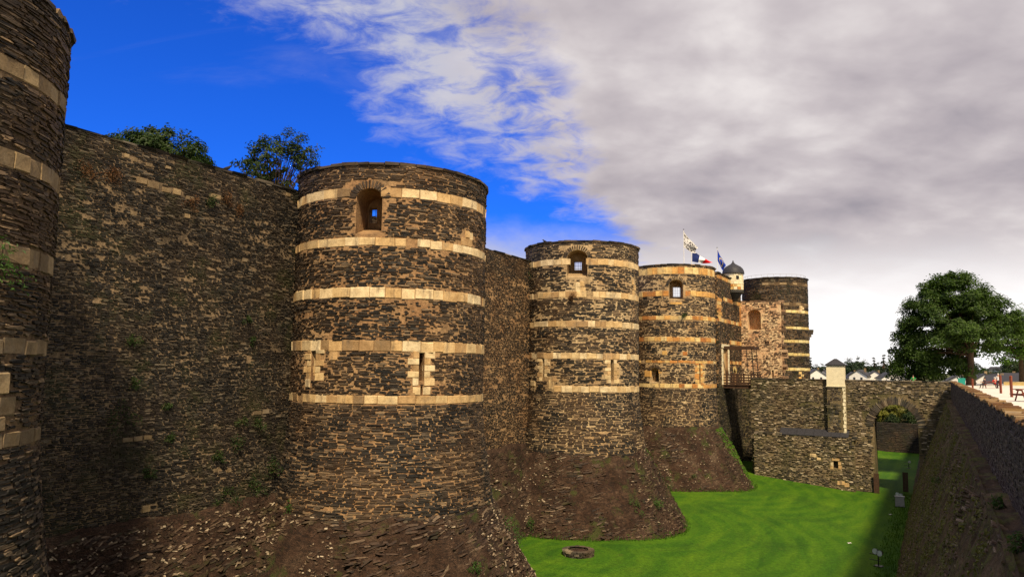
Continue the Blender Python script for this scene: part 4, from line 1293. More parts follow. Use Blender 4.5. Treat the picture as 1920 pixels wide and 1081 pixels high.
# drawbridge
dp = P(112.0, -24.75)
db = thing('drawbridge', 'dark timber drawbridge with railings in front of the gateway', 'drawbridge', (dp.x, dp.y, 0), ANG_B)      # local x = t, local y = s
for k_ in range(15):
    mb = MB(); mb.box((-2.2 + .315 * k_, 0, 13.38), (.29, 4.5, .10)); mb.build('deck_plank', wood_dark, db)
for yy in (-2.0, -.7, .7, 2.0):
    mb = MB(); mb.box((0, yy, 13.12), (4.6, .26, .4)); mb.build('beam', wood_dark, db)
for yy in (-2.2, 2.2):
    for xx in (-2.25, -1.55, -.1, 1.9, 2.3):
        mb = MB(); mb.box((xx, yy, 14.2), (.2, .2, 1.7)); mb.build('rail_post', wood_dark, db)
    for zz in (13.65, 14.05, 14.42, 14.85):
        mb = MB(); mb.box((.0, yy, zz), (4.7, .10, .19)); mb.build('rail', wood_dark, db)
for yy in (-1.6, 1.6):
    mb = MB(); mb.box((0.0, yy, 18.75), (4.6, .34, .42)); mb.build('lifting_beam', wood_dark, db)
    for xx in (1.9,):
        mb = MB(); mb.tube([(xx, yy, 18.65), (xx + .25, yy, 13.5)], .06, 6); mb.build('chain', iron, db)
mb = MB(); mb.box((2.0, 0, 18.75), (.34, 3.6, .34)); mb.build('cross_beam', wood_dark, db)
for yy in (-1.9, 1.9):
    mb = MB(); mb.tube([(1.2, yy, 18.6), (1.5, yy, 13.5)], .05, 6); mb.build('chain', iron, db)


# ================================================================== foliage
def leaf_mesh(name, centers, normals, size, rng, asp=0.55):
    n = len(centers)
    nn = normals / (np.linalg.norm(normals, axis=1)[:, None] + 1e-9)
    r = rng.normal(0, 1, (n, 3)); a = np.cross(nn, r); a /= np.linalg.norm(a, axis=1)[:, None] + 1e-9; b = np.cross(nn, a)
    L = (size * rng.uniform(.6, 1.25, n))[:, None]
    v = np.empty((n, 4, 3))
    v[:, 0] = centers - a * L * .5; v[:, 1] = centers + b * L * asp * .5 + nn * L * .1
    v[:, 2] = centers + a * L * .5 - nn * L * .12; v[:, 3] = centers - b * L * asp * .5 + nn * L * .1
    return mesh_np(name, v.reshape(-1, 3), np.arange(4 * n).reshape(-1, 4))


def crown_points(rng, ells, nclump, per, csize, shell=.72, flat=.6):
    """clumps spread over the outer part of several ellipsoids; returns leaf centres, normals, clump centres"""
    vol = np.array([e[1][0] * e[1][1] * e[1][2] for e in ells]) ** .75; vol /= vol.sum()
    ctr = []
    for (c, r), w in zip(ells, vol):
        m = max(3, int(nclump * w)); d = rng.normal(0, 1, (m, 3)); d /= np.linalg.norm(d, axis=1)[:, None]
        d[:, 2] = np.where(d[:, 2] < -.55, -d[:, 2] * .5, d[:, 2])
        k = rng.uniform(shell, 1.04, m) ** .7
        ctr.append(np.array(c) + d * np.array(r) * k[:, None])
    ctr = np.concatenate(ctr); mid = np.array(ells[0][0])
    C, N = [], []
    for c in ctr:
        m = int(per * rng.uniform(.55, 1.4)); sz = csize * rng.uniform(.6, 1.35)
        p = rng.normal(0, 1, (m, 3)); p /= np.linalg.norm(p, axis=1)[:, None]; p *= (rng.random(m) ** .45)[:, None] * np.array([sz, sz, sz * flat]) * .95
        p[:, 2] -= .35 * np.hypot(p[:, 0], p[:, 1])
        out = (c - mid); out = out / (np.linalg.norm(out) + 1e-6)
        C.append(c + p); N.append(np.array([0, 0, .9]) + out * .8 + p / sz * .5 + rng.normal(0, .45, (m, 3)))
    return np.concatenate(C), np.concatenate(N), ctr


def tree(name, label, loc, trunk_h, trunk_r, ells, nclump, per, csize, leaf, m, seed, group=None, lean=(0, 0), cat='tree', nlimb=40, shell=.72, flat=.6, twig=.03, stems=1):
    rng = np.random.default_rng(seed)
    root = thing(name, label, cat, loc, 0, group)
    C, N, ctr = crown_points(rng, ells, nclump, per, csize, shell, flat)
    mb = MB()
    for st in range(stems):
        dx, dy = (rng.normal(0, .5, 2) if stems > 1 else (0, 0))
        pts = [(dx * .3, dy * .3, -.4), (dx * .5, dy * .5, trunk_h * .3), (lean[0] * .6 + dx, lean[1] * .6 + dy, trunk_h * .7), (lean[0] + dx * 1.6, lean[1] + dy * 1.6, trunk_h)]
        mb.tube(pts, [trunk_r * 1.35, trunk_r, trunk_r * .85, trunk_r * .6], 10)
    mb.build('trunk', bark, root, smooth=True)
    mb = MB(); top = Vector((lean[0], lean[1], trunk_h))
    for c in ctr[rng.permutation(len(ctr))[:nlimb]]:
        c = Vector(c); st = Vector((lean[0] * .8, lean[1] * .8, trunk_h * rng.uniform(.62, 1.0)))
        mid = st.lerp(c, .5) + Vector((rng.normal(0, .25), rng.normal(0, .25), rng.uniform(.1, .6) * min(1, trunk_h / 6)))
        mb.tube([st, mid, c], [trunk_r * .38, trunk_r * .2, twig * .5], 5, False)
    mb.build('limbs', bark, root, smooth=True)
    link('crown', leaf_mesh('crown', C, N, leaf, rng), m, root)
    return root


leaf_chest = mat_leaf('chestnut_leaf', (0.018, 0.043, 0.006), (0.066, 0.120, 0.014), .3)
leaf_dark = mat_leaf('dark_leaf', (0.012, 0.028, 0.008), (0.045, 0.075, 0.016), .3)
leaf_olive = mat_leaf('olive_leaf', (0.11, 0.12, 0.02), (0.30, 0.29, 0.055), .4)
leaf_bush = mat_leaf('bush_leaf', (0.012, 0.030, 0.005), (0.042, 0.072, 0.012), .3)
leaf_far = mat_leaf('far_leaf', (0.010, 0.026, 0.012), (0.035, 0.065, 0.025), .2)
leaf_dry = mat_leaf('dry_plant', (0.05, 0.022, 0.010), (0.15, 0.07, 0.025), .25)
leaf_weed = mat_leaf('weed_leaf', (0.018, 0.05, 0.008), (0.065, 0.13, 0.02), .3)

tr = P(126, 4.3, 13.8)
e = lambda s, t, z, rs_, rt, rz: (tuple(P(s, t, z)), ((abs(rs_) + abs(rt)) / 2, (abs(rs_) + abs(rt)) / 2, rz))
tree('chestnut_tree', 'large dark green chestnut tree standing at the end of the parapet', tr, 6.5, .48,
     [e(0, -1.8, 8.6, 6.6, 6.4, 7.6), e(1, -5.2, 5.4, 4.6, 4.4, 5.4), e(0, 2.6, 8.0, 4.6, 4.4, 5.4), e(-1, -7.0, 3.6, 3.0, 3.0, 3.6), e(1, -1.5, 13.2, 4.0, 3.8, 3.2), e(0, -5.0, 12.2, 2.8, 2.8, 2.6), e(2, -3.0, 2.6, 4, 4, 2.6), e(0, -8.0, 1.9, 2.2, 2.2, 2.2), e(0, -5.6, 1.6, 2.4, 2.4, 2.0)],
     470, 210, 1.3, .36, leaf_chest, 301, lean=(.2, -.2), flat=.66, shell=.66)
tr = P(139, 11.5, 13.8)
tree('lime_tree', 'lighter green tree reaching in behind the chestnut at the right edge', tr, 6, .35,
     [e(0, 0, 7.5, 5.0, 4.6, 4.6), e(0, 3.6, 5.8, 3.5, 3.4, 3.2), e(0, -2.5, 5.0, 3, 3, 2.5)], 150, 75, 1.4, .4, mat_leaf('lime_leaf', (.025, .07, .008), (.10, .2, .02), .4), 302, shell=.55)
tr = P(135, 5.0, 13.8)
tree('slim_tree', 'slimmer tree trunk leaning just left of the chestnut trunk', tr, 6.5, .26, [e(0, -1, 8, 3.2, 3.2, 3.0)], 60, 80, 1.3, .4, leaf_chest, 303)

tr = P(31.6, -45, 19.9)
tree('courtyard_tree', 'bushy dark green tree crown rising behind the near curtain wall', tr, 6.0, .3,
     [((0, 0, 9.2), (2.5, 2.8, 2.3)), ((1.1, 2.4, 8.5), (1.8, 1.8, 1.6)), ((-1.0, -2.1, 9.2), (1.7, 1.8, 1.5))], 190, 120, .8, .24, leaf_bush, 311)
tr = P(41.0, -45, 20.6)
tree('courtyard_tree', 'airy tree with spreading bare stems behind the wall, left of the largest tower', tr, 6.5, .14,
     [((0.2, 0, 11.0), (2.6, 2.6, 2.7)), ((-1.9, 0, 10.2), (1.8, 1.8, 1.9)), ((2.2, 0, 11.4), (1.7, 1.7, 1.8)), ((0, 0, 9.0), (2.2, 2.2, 1.4))], 125, 52, .58, .25, leaf_dark, 312, nlimb=110, shell=.35, stems=4, twig=.02)

# beyond the arch: end wall of the moat and the bushes above it
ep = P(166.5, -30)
ew = thing('moat_end_wall', 'stone wall darkened for shade, closing the moat, seen through the bridge arch', 'stone wall', (ep.x, ep.y, 0))
es = Flat((ep.x, ep.y), ANG_B, 0, 0, -1); flat_wall(ew, es, 34, -.5, 5.6, 1.0, mat_mortar('shade_toned_mortar', (.035, .028, .02), (.022, .018, .014), (.012, .011, .01)), 'body')  # shade on the end wall is put into its mortar and slate colours
slate_field(ew, es, 34, 0, 5.5, (.25, .4), (.5, 1.3), mat_slate('shade_toned_slate', [(0, (.01, .01, .01)), (1, (.035, .03, .026))], moss=.3), 121, [], .05, .25)
for k_, (s_, t_, rr, hh, m_) in enumerate([(172, -12.0, 2.6, 4.0, leaf_olive), (173, -9.0, 2.6, 4.6, leaf_olive), (169.6, -7.9, 1.0, 1.9, leaf_dark), (174, -6.4, 2.6, 4.6, leaf_olive), (169.8, -4.4, 1.5, 3.0, leaf_dark), (178, -8.5, 3.2, 6.0, leaf_olive)]):
    tree('bush', ['pale olive bush above the moat end wall, leftmost through the arch', 'pale olive bush above the moat end wall, middle of the arch', 'small dark bush low in the middle of the bridge arch', 'pale olive bush above the moat end wall, right of the small dark bush', 'dark bush at the right side of the bridge arch', 'tall olive bush farthest back through the bridge arch'][k_],
         P(s_, t_, 4.6), 1.6, .16, [((0, 0, hh * .72), (rr, rr, hh * .62)), ((rr * .5, 0, hh * .5), (rr * .6, rr * .6, hh * .45))], 80, 70, .8, .3, m_, 330 + k_, 'bushes beyond the bridge arch', cat='bush', nlimb=12)
mb = MB(); v = [P(167.5, -60, 4.5), P(167.5, 2, 4.5), P(215, 2, 6.5), P(215, -60, 6.5)]
mb.add([tuple(q) for q in v], [(0, 1, 2, 3)]); mb.build('bank', grass_mat, kind='structure')


# plants rooted in the masonry
def tuft(name, label, pos, nang, size, nleaf, m, seed, group, droop=.5, cat='plant', flat=.5, leaf=.16):
    rng = np.random.default_rng(seed)
    root = thing(name, label, cat, pos, 0, group)
    n = nleaf; nx, ny = math.cos(nang), math.sin(nang)
    d = rng.normal(0, 1, (n, 3)); d /= np.linalg.norm(d, axis=1)[:, None]; r = rng.random(n) ** .5 * size
    lob = rng.normal(0, .45, (5, 3)) * size; wl_ = rng.integers(0, 5, n); p = d * r[:, None] * .6 + lob[wl_] * np.array([1, 1, .9]); out = np.abs(p[:, 0] * nx + p[:, 1] * ny); inn = p[:, 0] * nx + p[:, 1] * ny
    p[:, 0] += nx * (out * flat * 2 - inn); p[:, 1] += ny * (out * flat * 2 - inn); p[:, 2] -= droop * (np.hypot(p[:, 0], p[:, 1])) * .5
    N = np.stack([np.full(n, nx), np.full(n, ny), np.full(n, .8)], -1) + rng.normal(0, .6, (n, 3))
    link('leaves', leaf_mesh('leaves', p, N, leaf, rng, .4), m, root)
    mb = MB()
    for k in range(7):
        q = Vector(p[rng.integers(n)]); mb.tube([(-nx * .08, -ny * .08, -.05), (q * .5 + Vector((0, 0, .06))), q], [.016, .011, .005], 4, False)
    mb.build('stem', bark, root)
    return root


WG = 'weeds rooted in the near curtain wall'
wl = [(21.0, 16.4, .36, 0, 'green weed alone in the middle height of the near curtain wall'), (21.1, 14.6, .3, 0, 'small weed below the lone weed on the near curtain wall'),
      (22.8, 13.5, .26, 0, 'small sparse weed right of the largest weed, near curtain wall'), (20.4, 12.9, .62, 0, 'largest dark green weed on the near curtain wall, above the pale stones'),
      (23.2, 12.0, .3, 0, 'weed right of the short row of pale stones, near curtain wall'), (22.1, 10.5, .36, 0, 'low weed near the foot of the near curtain wall'),
      (25.9, 10.9, .4, 1, 'left weed of the cluster low beside the largest tower'), (27.1, 12.6, .34, 0, 'uppermost weed of the cluster beside the largest tower'),
      (27.0, 11.3, .5, 1, 'brownish weed inside the cluster beside the largest tower'), (28.3, 12.4, .4, 0, 'weed next to two pale blocks beside the largest tower'),
      (29.2, 10.1, .62, 0, 'leafy weed at the foot of the corner beside the largest tower'), (26.5, 8.9, .5, 0, 'weed at the wall foot, just above the bare rock'),
      (28.1, 9.3, .6, 0, 'dense weed at the wall foot, nearest the largest tower'), (27.7, 16.7, .26, 1, 'small dry weed high beside the largest tower'),
      (27.3, 17.8, .28, 0, 'small green weed highest on the right half of the near curtain wall'),
      (18.3, 23.7, .62, 2, 'rusty dry plant under the wall top, nearest the left tower'), (19.5, 23.8, .5, 2, 'rusty dry plant under the wall top, left of the pale ledge stones'),
      (23.6, 23.35, .4, 2, 'rusty dry plant hanging below the pale ledge stones'), (25.5, 23.9, .5, 2, 'rusty dry plant under the wall top, right of the pale ledge stones'), (24.5, 23.6, .42, 0, 'green tuft between the rusty plants under the wall top'), (26.4, 23.5, .4, 2, 'rusty dry plant farthest right under the wall top')]
for k_, (s_, z_, sz, kd, lab) in enumerate(wl):
    q = cs(np.array([s_ - 6]), np.array([z_]), np.array([0.03]))[0]
    tuft('wall_weed', lab, q, ANG_B, sz, int(260 * sz + 60), (leaf_bush, leaf_bush, leaf_dry)[kd], 400 + k_, WG, .6, leaf=.11)
q = Cyl(T[2], RT)(np.array([math.radians(-166) * RT]), np.array([24.35]), np.array([.1]))[0]
tuft('wall_bush', 'thick green bush growing high in the corner left of the second whole tower', q, math.radians(-120), 1.0, 520, leaf_bush, 430, None, .3, 'bush', .5, .2)
q = Cyl(T[2], RT)(np.array([math.radians(-164) * RT]), np.array([23.3]), np.array([.05]))[0]
tuft('dead_plant', 'dry brown plant hanging under the green bush on the second whole tower', q, math.radians(-120), .65, 240, leaf_dry, 431, None, .9, 'plant', .4, .16)
a = math.atan2(19.37 - 19.7, -13.21 + 18.7)
tuft('fern', 'bright green fern on the nearest tower at the left edge', (-13.3, 18.9, 18.2), a, .75, 260, leaf_weed, 432, None, 1.0, 'fern', .8, .14)
q = Cyl(T[3], RT)(np.array([math.radians(-88) * RT]), np.array([22.3]), np.array([.05]))[0]
tuft('wall_weed', 'dark weed on a stripe under the window of the third whole tower', q, math.radians(-88), .42, 160, leaf_bush, 433, None, .4)
q = Cyl(T[2], RT)(np.array([math.radians(-104) * RT]), np.array([22.0]), np.array([.05]))[0]
tuft('dead_plant', 'dry tuft on a cream stripe under the second tower window', q, math.radians(-104), .5, 170, leaf_dry, 434, None, .4)
rl = [(38.3, -21.9, .85, 'biggest leafy plant on the rock below the largest tower'), (42.8, -26.5, .6, 'green plant on the rock ledge at the right foot of the largest tower'), (44.2, -27.4, .5, 'green plant highest on the rock right of the largest tower'), (33.0, -20.6, .4, 'small plant low on the rock in front of the largest tower'),
      (31.0, -27.8, .6, 'plant at the left corner where rock meets the largest tower'), (40.2, -22.6, .45, 'plant above the biggest leafy plant on the rock'), (28.8, -29.4, .55, 'plant on the bare earth left below the largest tower'), (62.6, -22.9, .5, 'dark plant midway down the rock under the second whole tower'), (64.8, -21.9, .6, 'wider dark plant on the rock under the second whole tower'), (69.5, -22.6, .55, 'plant on the right flank of the rock under the second whole tower'),
      (57.5, -30.5, .6, 'plant in the rock gully between the two largest whole towers'), (88.5, -25.5, .5, 'plant on the rock under the third whole tower')]
for k_, (s_, t_, sz, lab) in enumerate(rl):
    z_ = float(rock_h(np.array([s_]), np.array([t_]))[0]); z_ = max(z_, float(floor_z(s_, t_)))
    tuft('rock_plant', lab, P(s_, t_, z_ + .05), ANG_B - .6, sz, int(300 * sz), leaf_weed, 450 + k_, 'plants on the bedrock', .4, leaf=.14)
# grass on the flanks of the second and third rocks
rng = np.random.default_rng(55)
for (ci, sil, wid, n, gname) in ((3, 72.5, 24, 40000, 'slope_grass'), (2, 65.8, 15, 26000, 'slope_grass')):
    cs_, ct_ = to_st(*T[ci])
    s = rng.uniform(cs_ - 6, cs_ + 11, n); t = rng.uniform(ct_, ct_ + 11, n); d = foot_dist(s, t); h = rock_h(s, t)
    an_ = np.degrees(np.arctan2(t - ct_, s - cs_)) + rng.normal(0, 3.5, n) + 26 * (fbm(s * .6, t * .6, 61) - .5)
    k_ = (d > .1) & (h > floor_z(s, t) + .1) & (an_ < sil + wid * np.clip(.45 + (h - 1) / 9, 0, 1)) & (an_ > 0)
    s, t, h = s[k_], t[k_], h[k_]; n = len(s)
    C = np.stack([s * AX[0] + t * BX[0], s * AX[1] + t * BX[1], h + .08], -1); N = rng.normal(0, 1, (n, 3)) + np.array([.3, -.4, .3])
    link(gname, leaf_mesh(gname, C, N, .30 if ci == 3 else .2, rng, .25), MATS.get('slope_grass%d' % ci) or mat_leaf('slope_grass%d' % ci, (.035, .10, .006) if ci == 3 else (.03, .05, .008), (.12, .25, .016) if ci == 3 else (.09, .13, .02), .3), kind='stuff')
# moss cushions on the battered wall
rng = np.random.default_rng(58); n = 34000
u = 13 + 93 * rng.random(n) ** 1.3; v_ = rng.uniform(.3, nl - .2, n); k_ = fbm(u * .6, v_ * .8, 41) > .50; u, v_ = u[k_], v_[k_]
C = slp(u, v_, rng.uniform(0.03, .14, len(u))); N = rng.normal(0, .5, (len(u), 3)) + np.array([-.8, .4, .5])
link('moss', leaf_mesh('moss', C, N, .12, rng, .6), mat_leaf('moss', (.06, .066, .012), (.19, .18, .035), .15), kind='stuff')
for k_, (s_, z_, sz, lab) in enumerate([(17.5, 12.25, .33, 'bright green tuft on the brown ledge under the parapet'), (52, 9.2, .4, 'small bright tuft alone on the sloping mossy wall'), (23, 12.2, .25, 'olive tuft on the ledge beyond the bright green tuft')]):
    t_ = 1.35 if z_ > 12 else -3.3 + 4.4 * (z_ + .3) / 12.5 - .1
    tuft('ledge_tuft', lab, P(s_, t_, z_), ANG_B + math.pi, sz, 170, leaf_weed, 470 + k_, None, .2, leaf=.1)


# ================================================================== things in the moat
def stone_ring(pos):
    root = thing('stone_ring', 'low round ring of dark stones on the lawn', 'well', pos)
    rng = np.random.default_rng(61); um = unit_meshes('block', slate_grey)
    for c_ in range(3):
        for k in range(16):
            a = 2 * math.pi * (k + .5 * c_) / 16
            o = bpy.data.objects.new('ring_stone', um[rng.integers(7)]); COL.objects.link(o); o.parent = root
            o.location = (.98 * math.cos(a), .98 * math.sin(a), .06 + .15 * c_); o.rotation_euler = (rng.normal(0, .04), rng.normal(0, .04), a - math.pi / 2); o.scale = (.38, .42 + .05 * rng.normal(), .15)
    mb = MB(); mb.lathe((0, 0, 0), [(.85, .02), (.85, .26), (.4, .32)], 20); mb.build('fill', rock_mat, root)


z_ = float(floor_z(53.6, -24.2)); stone_ring(P(53.6, -24.2, z_))
black_metal = mat_plain('black_metal', (.012, .012, .014), .35, .3, 9, .3, .5); grey_metal = mat_plain('grey_cabinet', (.30, .30, .28), .5, .1, 4); glass_mat = mat_plain('lamp_glass', (.55, .57, .6), .12, .1, 4, 0, .8)


def floodlight(label, s_, t_, rz, n=2, cab=False):
    z = float(floor_z(s_, t_)); root = thing('floodlight', label, 'floodlight', P(s_, t_, z), rz, 'floodlights along the moat')
    mb = MB(); mb.tube([(0, 0, 0), (0, 0, 1.0)], .05, 8); mb.build('post', black_metal, root)
    mb = MB(); mb.box((0, 0, .03), (.6, .6, .06)); mb.build('base_plate', black_metal, root)
    mb = MB(); mb.box((.25, 0, .45), (.9, .05, .05)); mb.box((.25, 0, .9), (.9, .05, .05)); mb.build('arm', black_metal, root)
    for k in range(n):
        zz = 1.05 + .0 * k; xx = -.14 + .34 * k
        mb = MB()
        prof = [(.10, -.28), (.19, -.18), (.22, .05), (.24, .12)]
        b = len(mb.v)
        for r, y in prof:
            for j in range(14):
                a = 2 * math.pi * j / 14; mb.v.append((xx + r * math.cos(a), y, zz + .1 * k + r * math.sin(a)))
        for i_ in range(3):
            for j in range(14):
                mb.f.append([b + i_ * 14 + j, b + i_ * 14 + (j + 1) % 14, b + (i_ + 1) * 14 + (j + 1) % 14, b + (i_ + 1) * 14 + j])
        mb.f.append([b + j for j in range(14)]); mb.build('lamp_housing', black_metal, root)
        g = MB(); g.add([(xx + .225 * math.cos(2 * math.pi * j / 14), .10, zz + .1 * k + .225 * math.sin(2 * math.pi * j / 14)) for j in range(14)], [list(range(14))]); g.build('lens', glass_mat, root)
    return root


floodlight('black twin floodlight on the lawn, nearest, at the foot of the mossy slope', 68.6, -4.6, ANG_A + 1.2)
floodlight('black floodlight behind the grey cabinet, before the bridge arch', 101.6, -4.3, ANG_A + 1.4)
floodlight('small black floodlight on the lawn beyond the bridge arch', 140, -4.4, ANG_A + 1.4, 1)
cp = P(99.6, -4.2, float(floor_z(99.6, -4.2)))
cab = thing('electrical_cabinet', 'light grey electrical cabinet at the foot of the mossy slope', 'cabinet', cp, ANG_B)
mb = MB(); mb.box((0, 0, .62), (.95, .5, 1.1)); mb.build('housing', grey_metal, cab)
mb = MB(); mb.box((0, 0, 1.2), (1.05, .6, .06)); mb.build('lid', grey_metal, cab)
mb = MB(); mb.box((0, 0, .04), (1.0, .55, .07)); mb.build('plinth', black_metal, cab)
for xx in (-.235, .235):
    mb = MB(); mb.box((xx, -.262, .62), (.45, .02, 1.0)); mb.build('door', grey_metal, cab)
# two scraps of paper on the lawn
for (s_, t_, lab) in ((93.5, -4.9, 'white scrap of paper on the lawn left of the grey cabinet'), (76.0, -7.4, 'tiny white scrap of paper in the middle of the shaded lawn')):
    mb = MB(); z_ = float(floor_z(s_, t_)) + .05
    mb.add([(-.16, -.1, 0), (.02, -.14, .05), (.17, -.06, .01), (.14, .12, .06), (-.03, .1, .02), (-.18, .08, .05)], [(0, 1, 4, 5), (1, 2, 3, 4)]); o = mb.build('paper_scrap', white_paint, None, P(s_, t_, z_))
    tag(o, lab, 'paper')
# dark boards by the arch
for (t_, lab) in ((-7.2, 'dark upright board at the left foot of the bridge arch'), (-4.0, 'dark upright board at the right foot of the bridge arch')):
    gp = P(108.9 if t_ < -5 else 112.5, t_, 0); g = thing('board_gate', lab, 'gate', gp, ANG_B)
    for k in range(4):
        mb = MB(); mb.box((-.24 + .16 * k, 0, 1.25), (.15, .05, 2.5)); mb.build('plank', wood_dark, g)
    for zz in (.5, 2.0):
        mb = MB(); mb.box((0, .06, zz), (.66, .06, .12)); mb.build('batten', wood_dark, g)


# ================================================================== flags and birds
def flag(name, label, s_, t_, z0, z1, hoist, grid, m):
    p = P(s_, t_, z0); root = thing(name, label, 'flag', p)
    h = z1 - z0
    mb = MB(); mb.tube([(0, 0, 0), (0, 0, h)], [.07, .045], 8); mb.build('pole', white_paint, root)
    mb = MB(); mb.lathe((0, 0, h), [(.03, 0), (.10, .06), (.10, .14), (.02, .2)], 10); mb.build('finial', iron, root)
    nu, nv = 22, 12; v = []; uvs = []
    (tl, bl_, tr_, br_, wav) = grid
    for i_ in range(nu + 1):
        u = i_ / nu
        for j in range(nv + 1):
            w = j / nv
            x = (tl[0] * (1 - w) + bl_[0] * w) * (1 - u) + (tr_[0] * (1 - w) + br_[0] * w) * u
            z = (tl[1] * (1 - w) + bl_[1] * w) * (1 - u) + (tr_[1] * (1 - w) + br_[1] * w) * u
            y = wav * u * math.sin(u * 8.0 + w * 2.2) + .25 * u * math.sin(w * 7 + u * 3); z -= .25 * math.sin(u * math.pi) * (1 - w * .5); x += .12 * u * math.sin(w * 9)
            v.append((x, y, z + h)); uvs.append((u, 1 - w))
    f = [(i_ * (nv + 1) + j, i_ * (nv + 1) + j + 1, (i_ + 1) * (nv + 1) + j + 1, (i_ + 1) * (nv + 1) + j) for i_ in range(nu) for j in range(nv)]
    me = bpy.data.meshes.new('cloth'); me.from_pydata(v, [], f); me.update()
    ul = me.uv_layers.new(name='uv')
    for lp in me.loops:
        ul.data[lp.index].uv = uvs[lp.vertex_index]
    me.polygons.foreach_set('use_smooth', [True] * len(me.polygons))
    link('cloth', me, m, root)


def flag_mat(name, fn):
    m, k, b = material(name); uv = k.node('ShaderNodeUVMap'); uv.uv_map = 'uv'
    sx = k.node('ShaderNodeSeparateXYZ'); k.l.new(uv.outputs[0], sx.inputs[0])
    k.put(b.inputs['Base Color'], fn(k, sx.outputs[0], sx.outputs[1], uv.outputs[0])); b.inputs['Roughness'].default_value = .8
    return m


def tricolour(k, u, v, uv):
    c = k.mix(k.math('GREATER_THAN', u, .36), (.008, .02, .11), (.75, .75, .75))
    return k.mix(k.math('GREATER_THAN', u, .62), c, (.70, .02, .03))


def ermine(k, u, v, uv):
    n = k.node('ShaderNodeTexVoronoi'); k.l.new(k.vmap(uv, (9, 7, 1)), n.inputs['Vector']); n.inputs['Scale'].default_value = 1.0; n.inputs['Randomness'].default_value = .75
    return k.mix(k.math('LESS_THAN', n.outputs['Distance'], .46), (.50, .49, .48), (.02, .015, .02))


def stars(k, u, v, uv):
    dx = k.math('MULTIPLY', k.math('SUBTRACT', u, .5), 1.5); dy = k.math('SUBTRACT', v, .5)
    r = k.math('SQRT', k.math('ADD', k.math('MULTIPLY', dx, dx), k.math('MULTIPLY', dy, dy)))
    an = k.math('ARCTAN2', dy, dx); seg = k.math('ABSOLUTE', k.math('SUBTRACT', k.math('FRACT', k.math('MULTIPLY', k.math('ADD', an, math.pi), 12 / (2 * math.pi))), .5))
    on = k.math('MULTIPLY', k.math('LESS_THAN', k.math('ABSOLUTE', k.math('SUBTRACT', r, .32)), .05), k.math('LESS_THAN', seg, .26))
    return k.mix(on, (.005, .03, .30), (.8, .62, .02))


flag('flag', 'white flag with black marks on the tallest pole above the third whole tower', 128.8, -38, 27, 40.1, 2.9, ((0.05, -.3), (.05, -3.1), (2.5, -2.9), (2.0, -4.2), .35), flag_mat('ermine_flag', ermine))
flag('flag', 'blue white and red flag on the middle pole above the third whole tower', 133.6, -38, 27, 37.4, 2.2, ((0.15, -.1), (.1, -2.3), (3.9, -2.4), (3.1, -2.6), .3), flag_mat('tricolour_flag', tricolour))
flag('flag', 'deep blue flag with yellow stars on the pole left of the turret', 152.3, -38, 27, 40.3, 2.9, ((0.05, -.3), (.05, -2.6), (1.7, -3.2), (1.35, -5.0), .3), flag_mat('star_flag', stars))


def bird(label, pos, rz):
    root = thing('bird', label, 'bird', pos, rz, 'birds perched on the castle')
    mb = MB(); k = [(-.30, 0, .10), (-.20, 0, .13), (-.08, 0, .17), (.06, 0, .22), (.13, 0, .29), (.17, 0, .335), (.22, 0, .33), (.27, 0, .325)]
    mb.tube(k, [.022, .035, .075, .085, .055, .05, .035, .006], 10); mb.build('body', feather, root, smooth=True)
    for y in (-.035, .035):
        mb = MB(); mb.tube([(0.0, y, .14), (.01, y, .0)], .010, 5); mb.box((.03, y, .006), (.07, .025, .012)); mb.build('leg', feather, root)
    for y in (-.075, .075):
        mb = MB(); mb.add([(.08, y, .25), (-.05, y * 1.15, .24), (-.28, y * .5, .12), (-.10, y * 1.1, .13), (.06, y * 1.05, .17)], [(0, 1, 2, 3, 4)]); mb.build('wing', feather, root)


q = cs(np.array([25.85 - 6]), np.array([25.42]), np.array([-.3]))[0]; bird('dark bird perched on top of the near curtain wall', q, 1.0)
q = Cyl(T[2], RT)(np.array([math.radians(-137.5) * RT]), np.array([27.14]), np.array([-.3]))[0]; bird('dark bird perched on the rim of the second whole tower', q, 2.6)


# ================================================================== people, benches and posts on the terrace
skin_m = mat_plain('skin', (.50, .30, .20), .6, .08, 8, bmp=0); hair_m = mat_plain('dark_hair', (.03, .018, .012), .6, .3, 20, bmp=0); hair_g = mat_plain('grey_hair', (.45, .42, .38), .6, .2, 20, bmp=0)


def cloth(name, c):
    return MATS.get(name) or mat_plain(name, c, .85, .15, 6, bmp=.2)


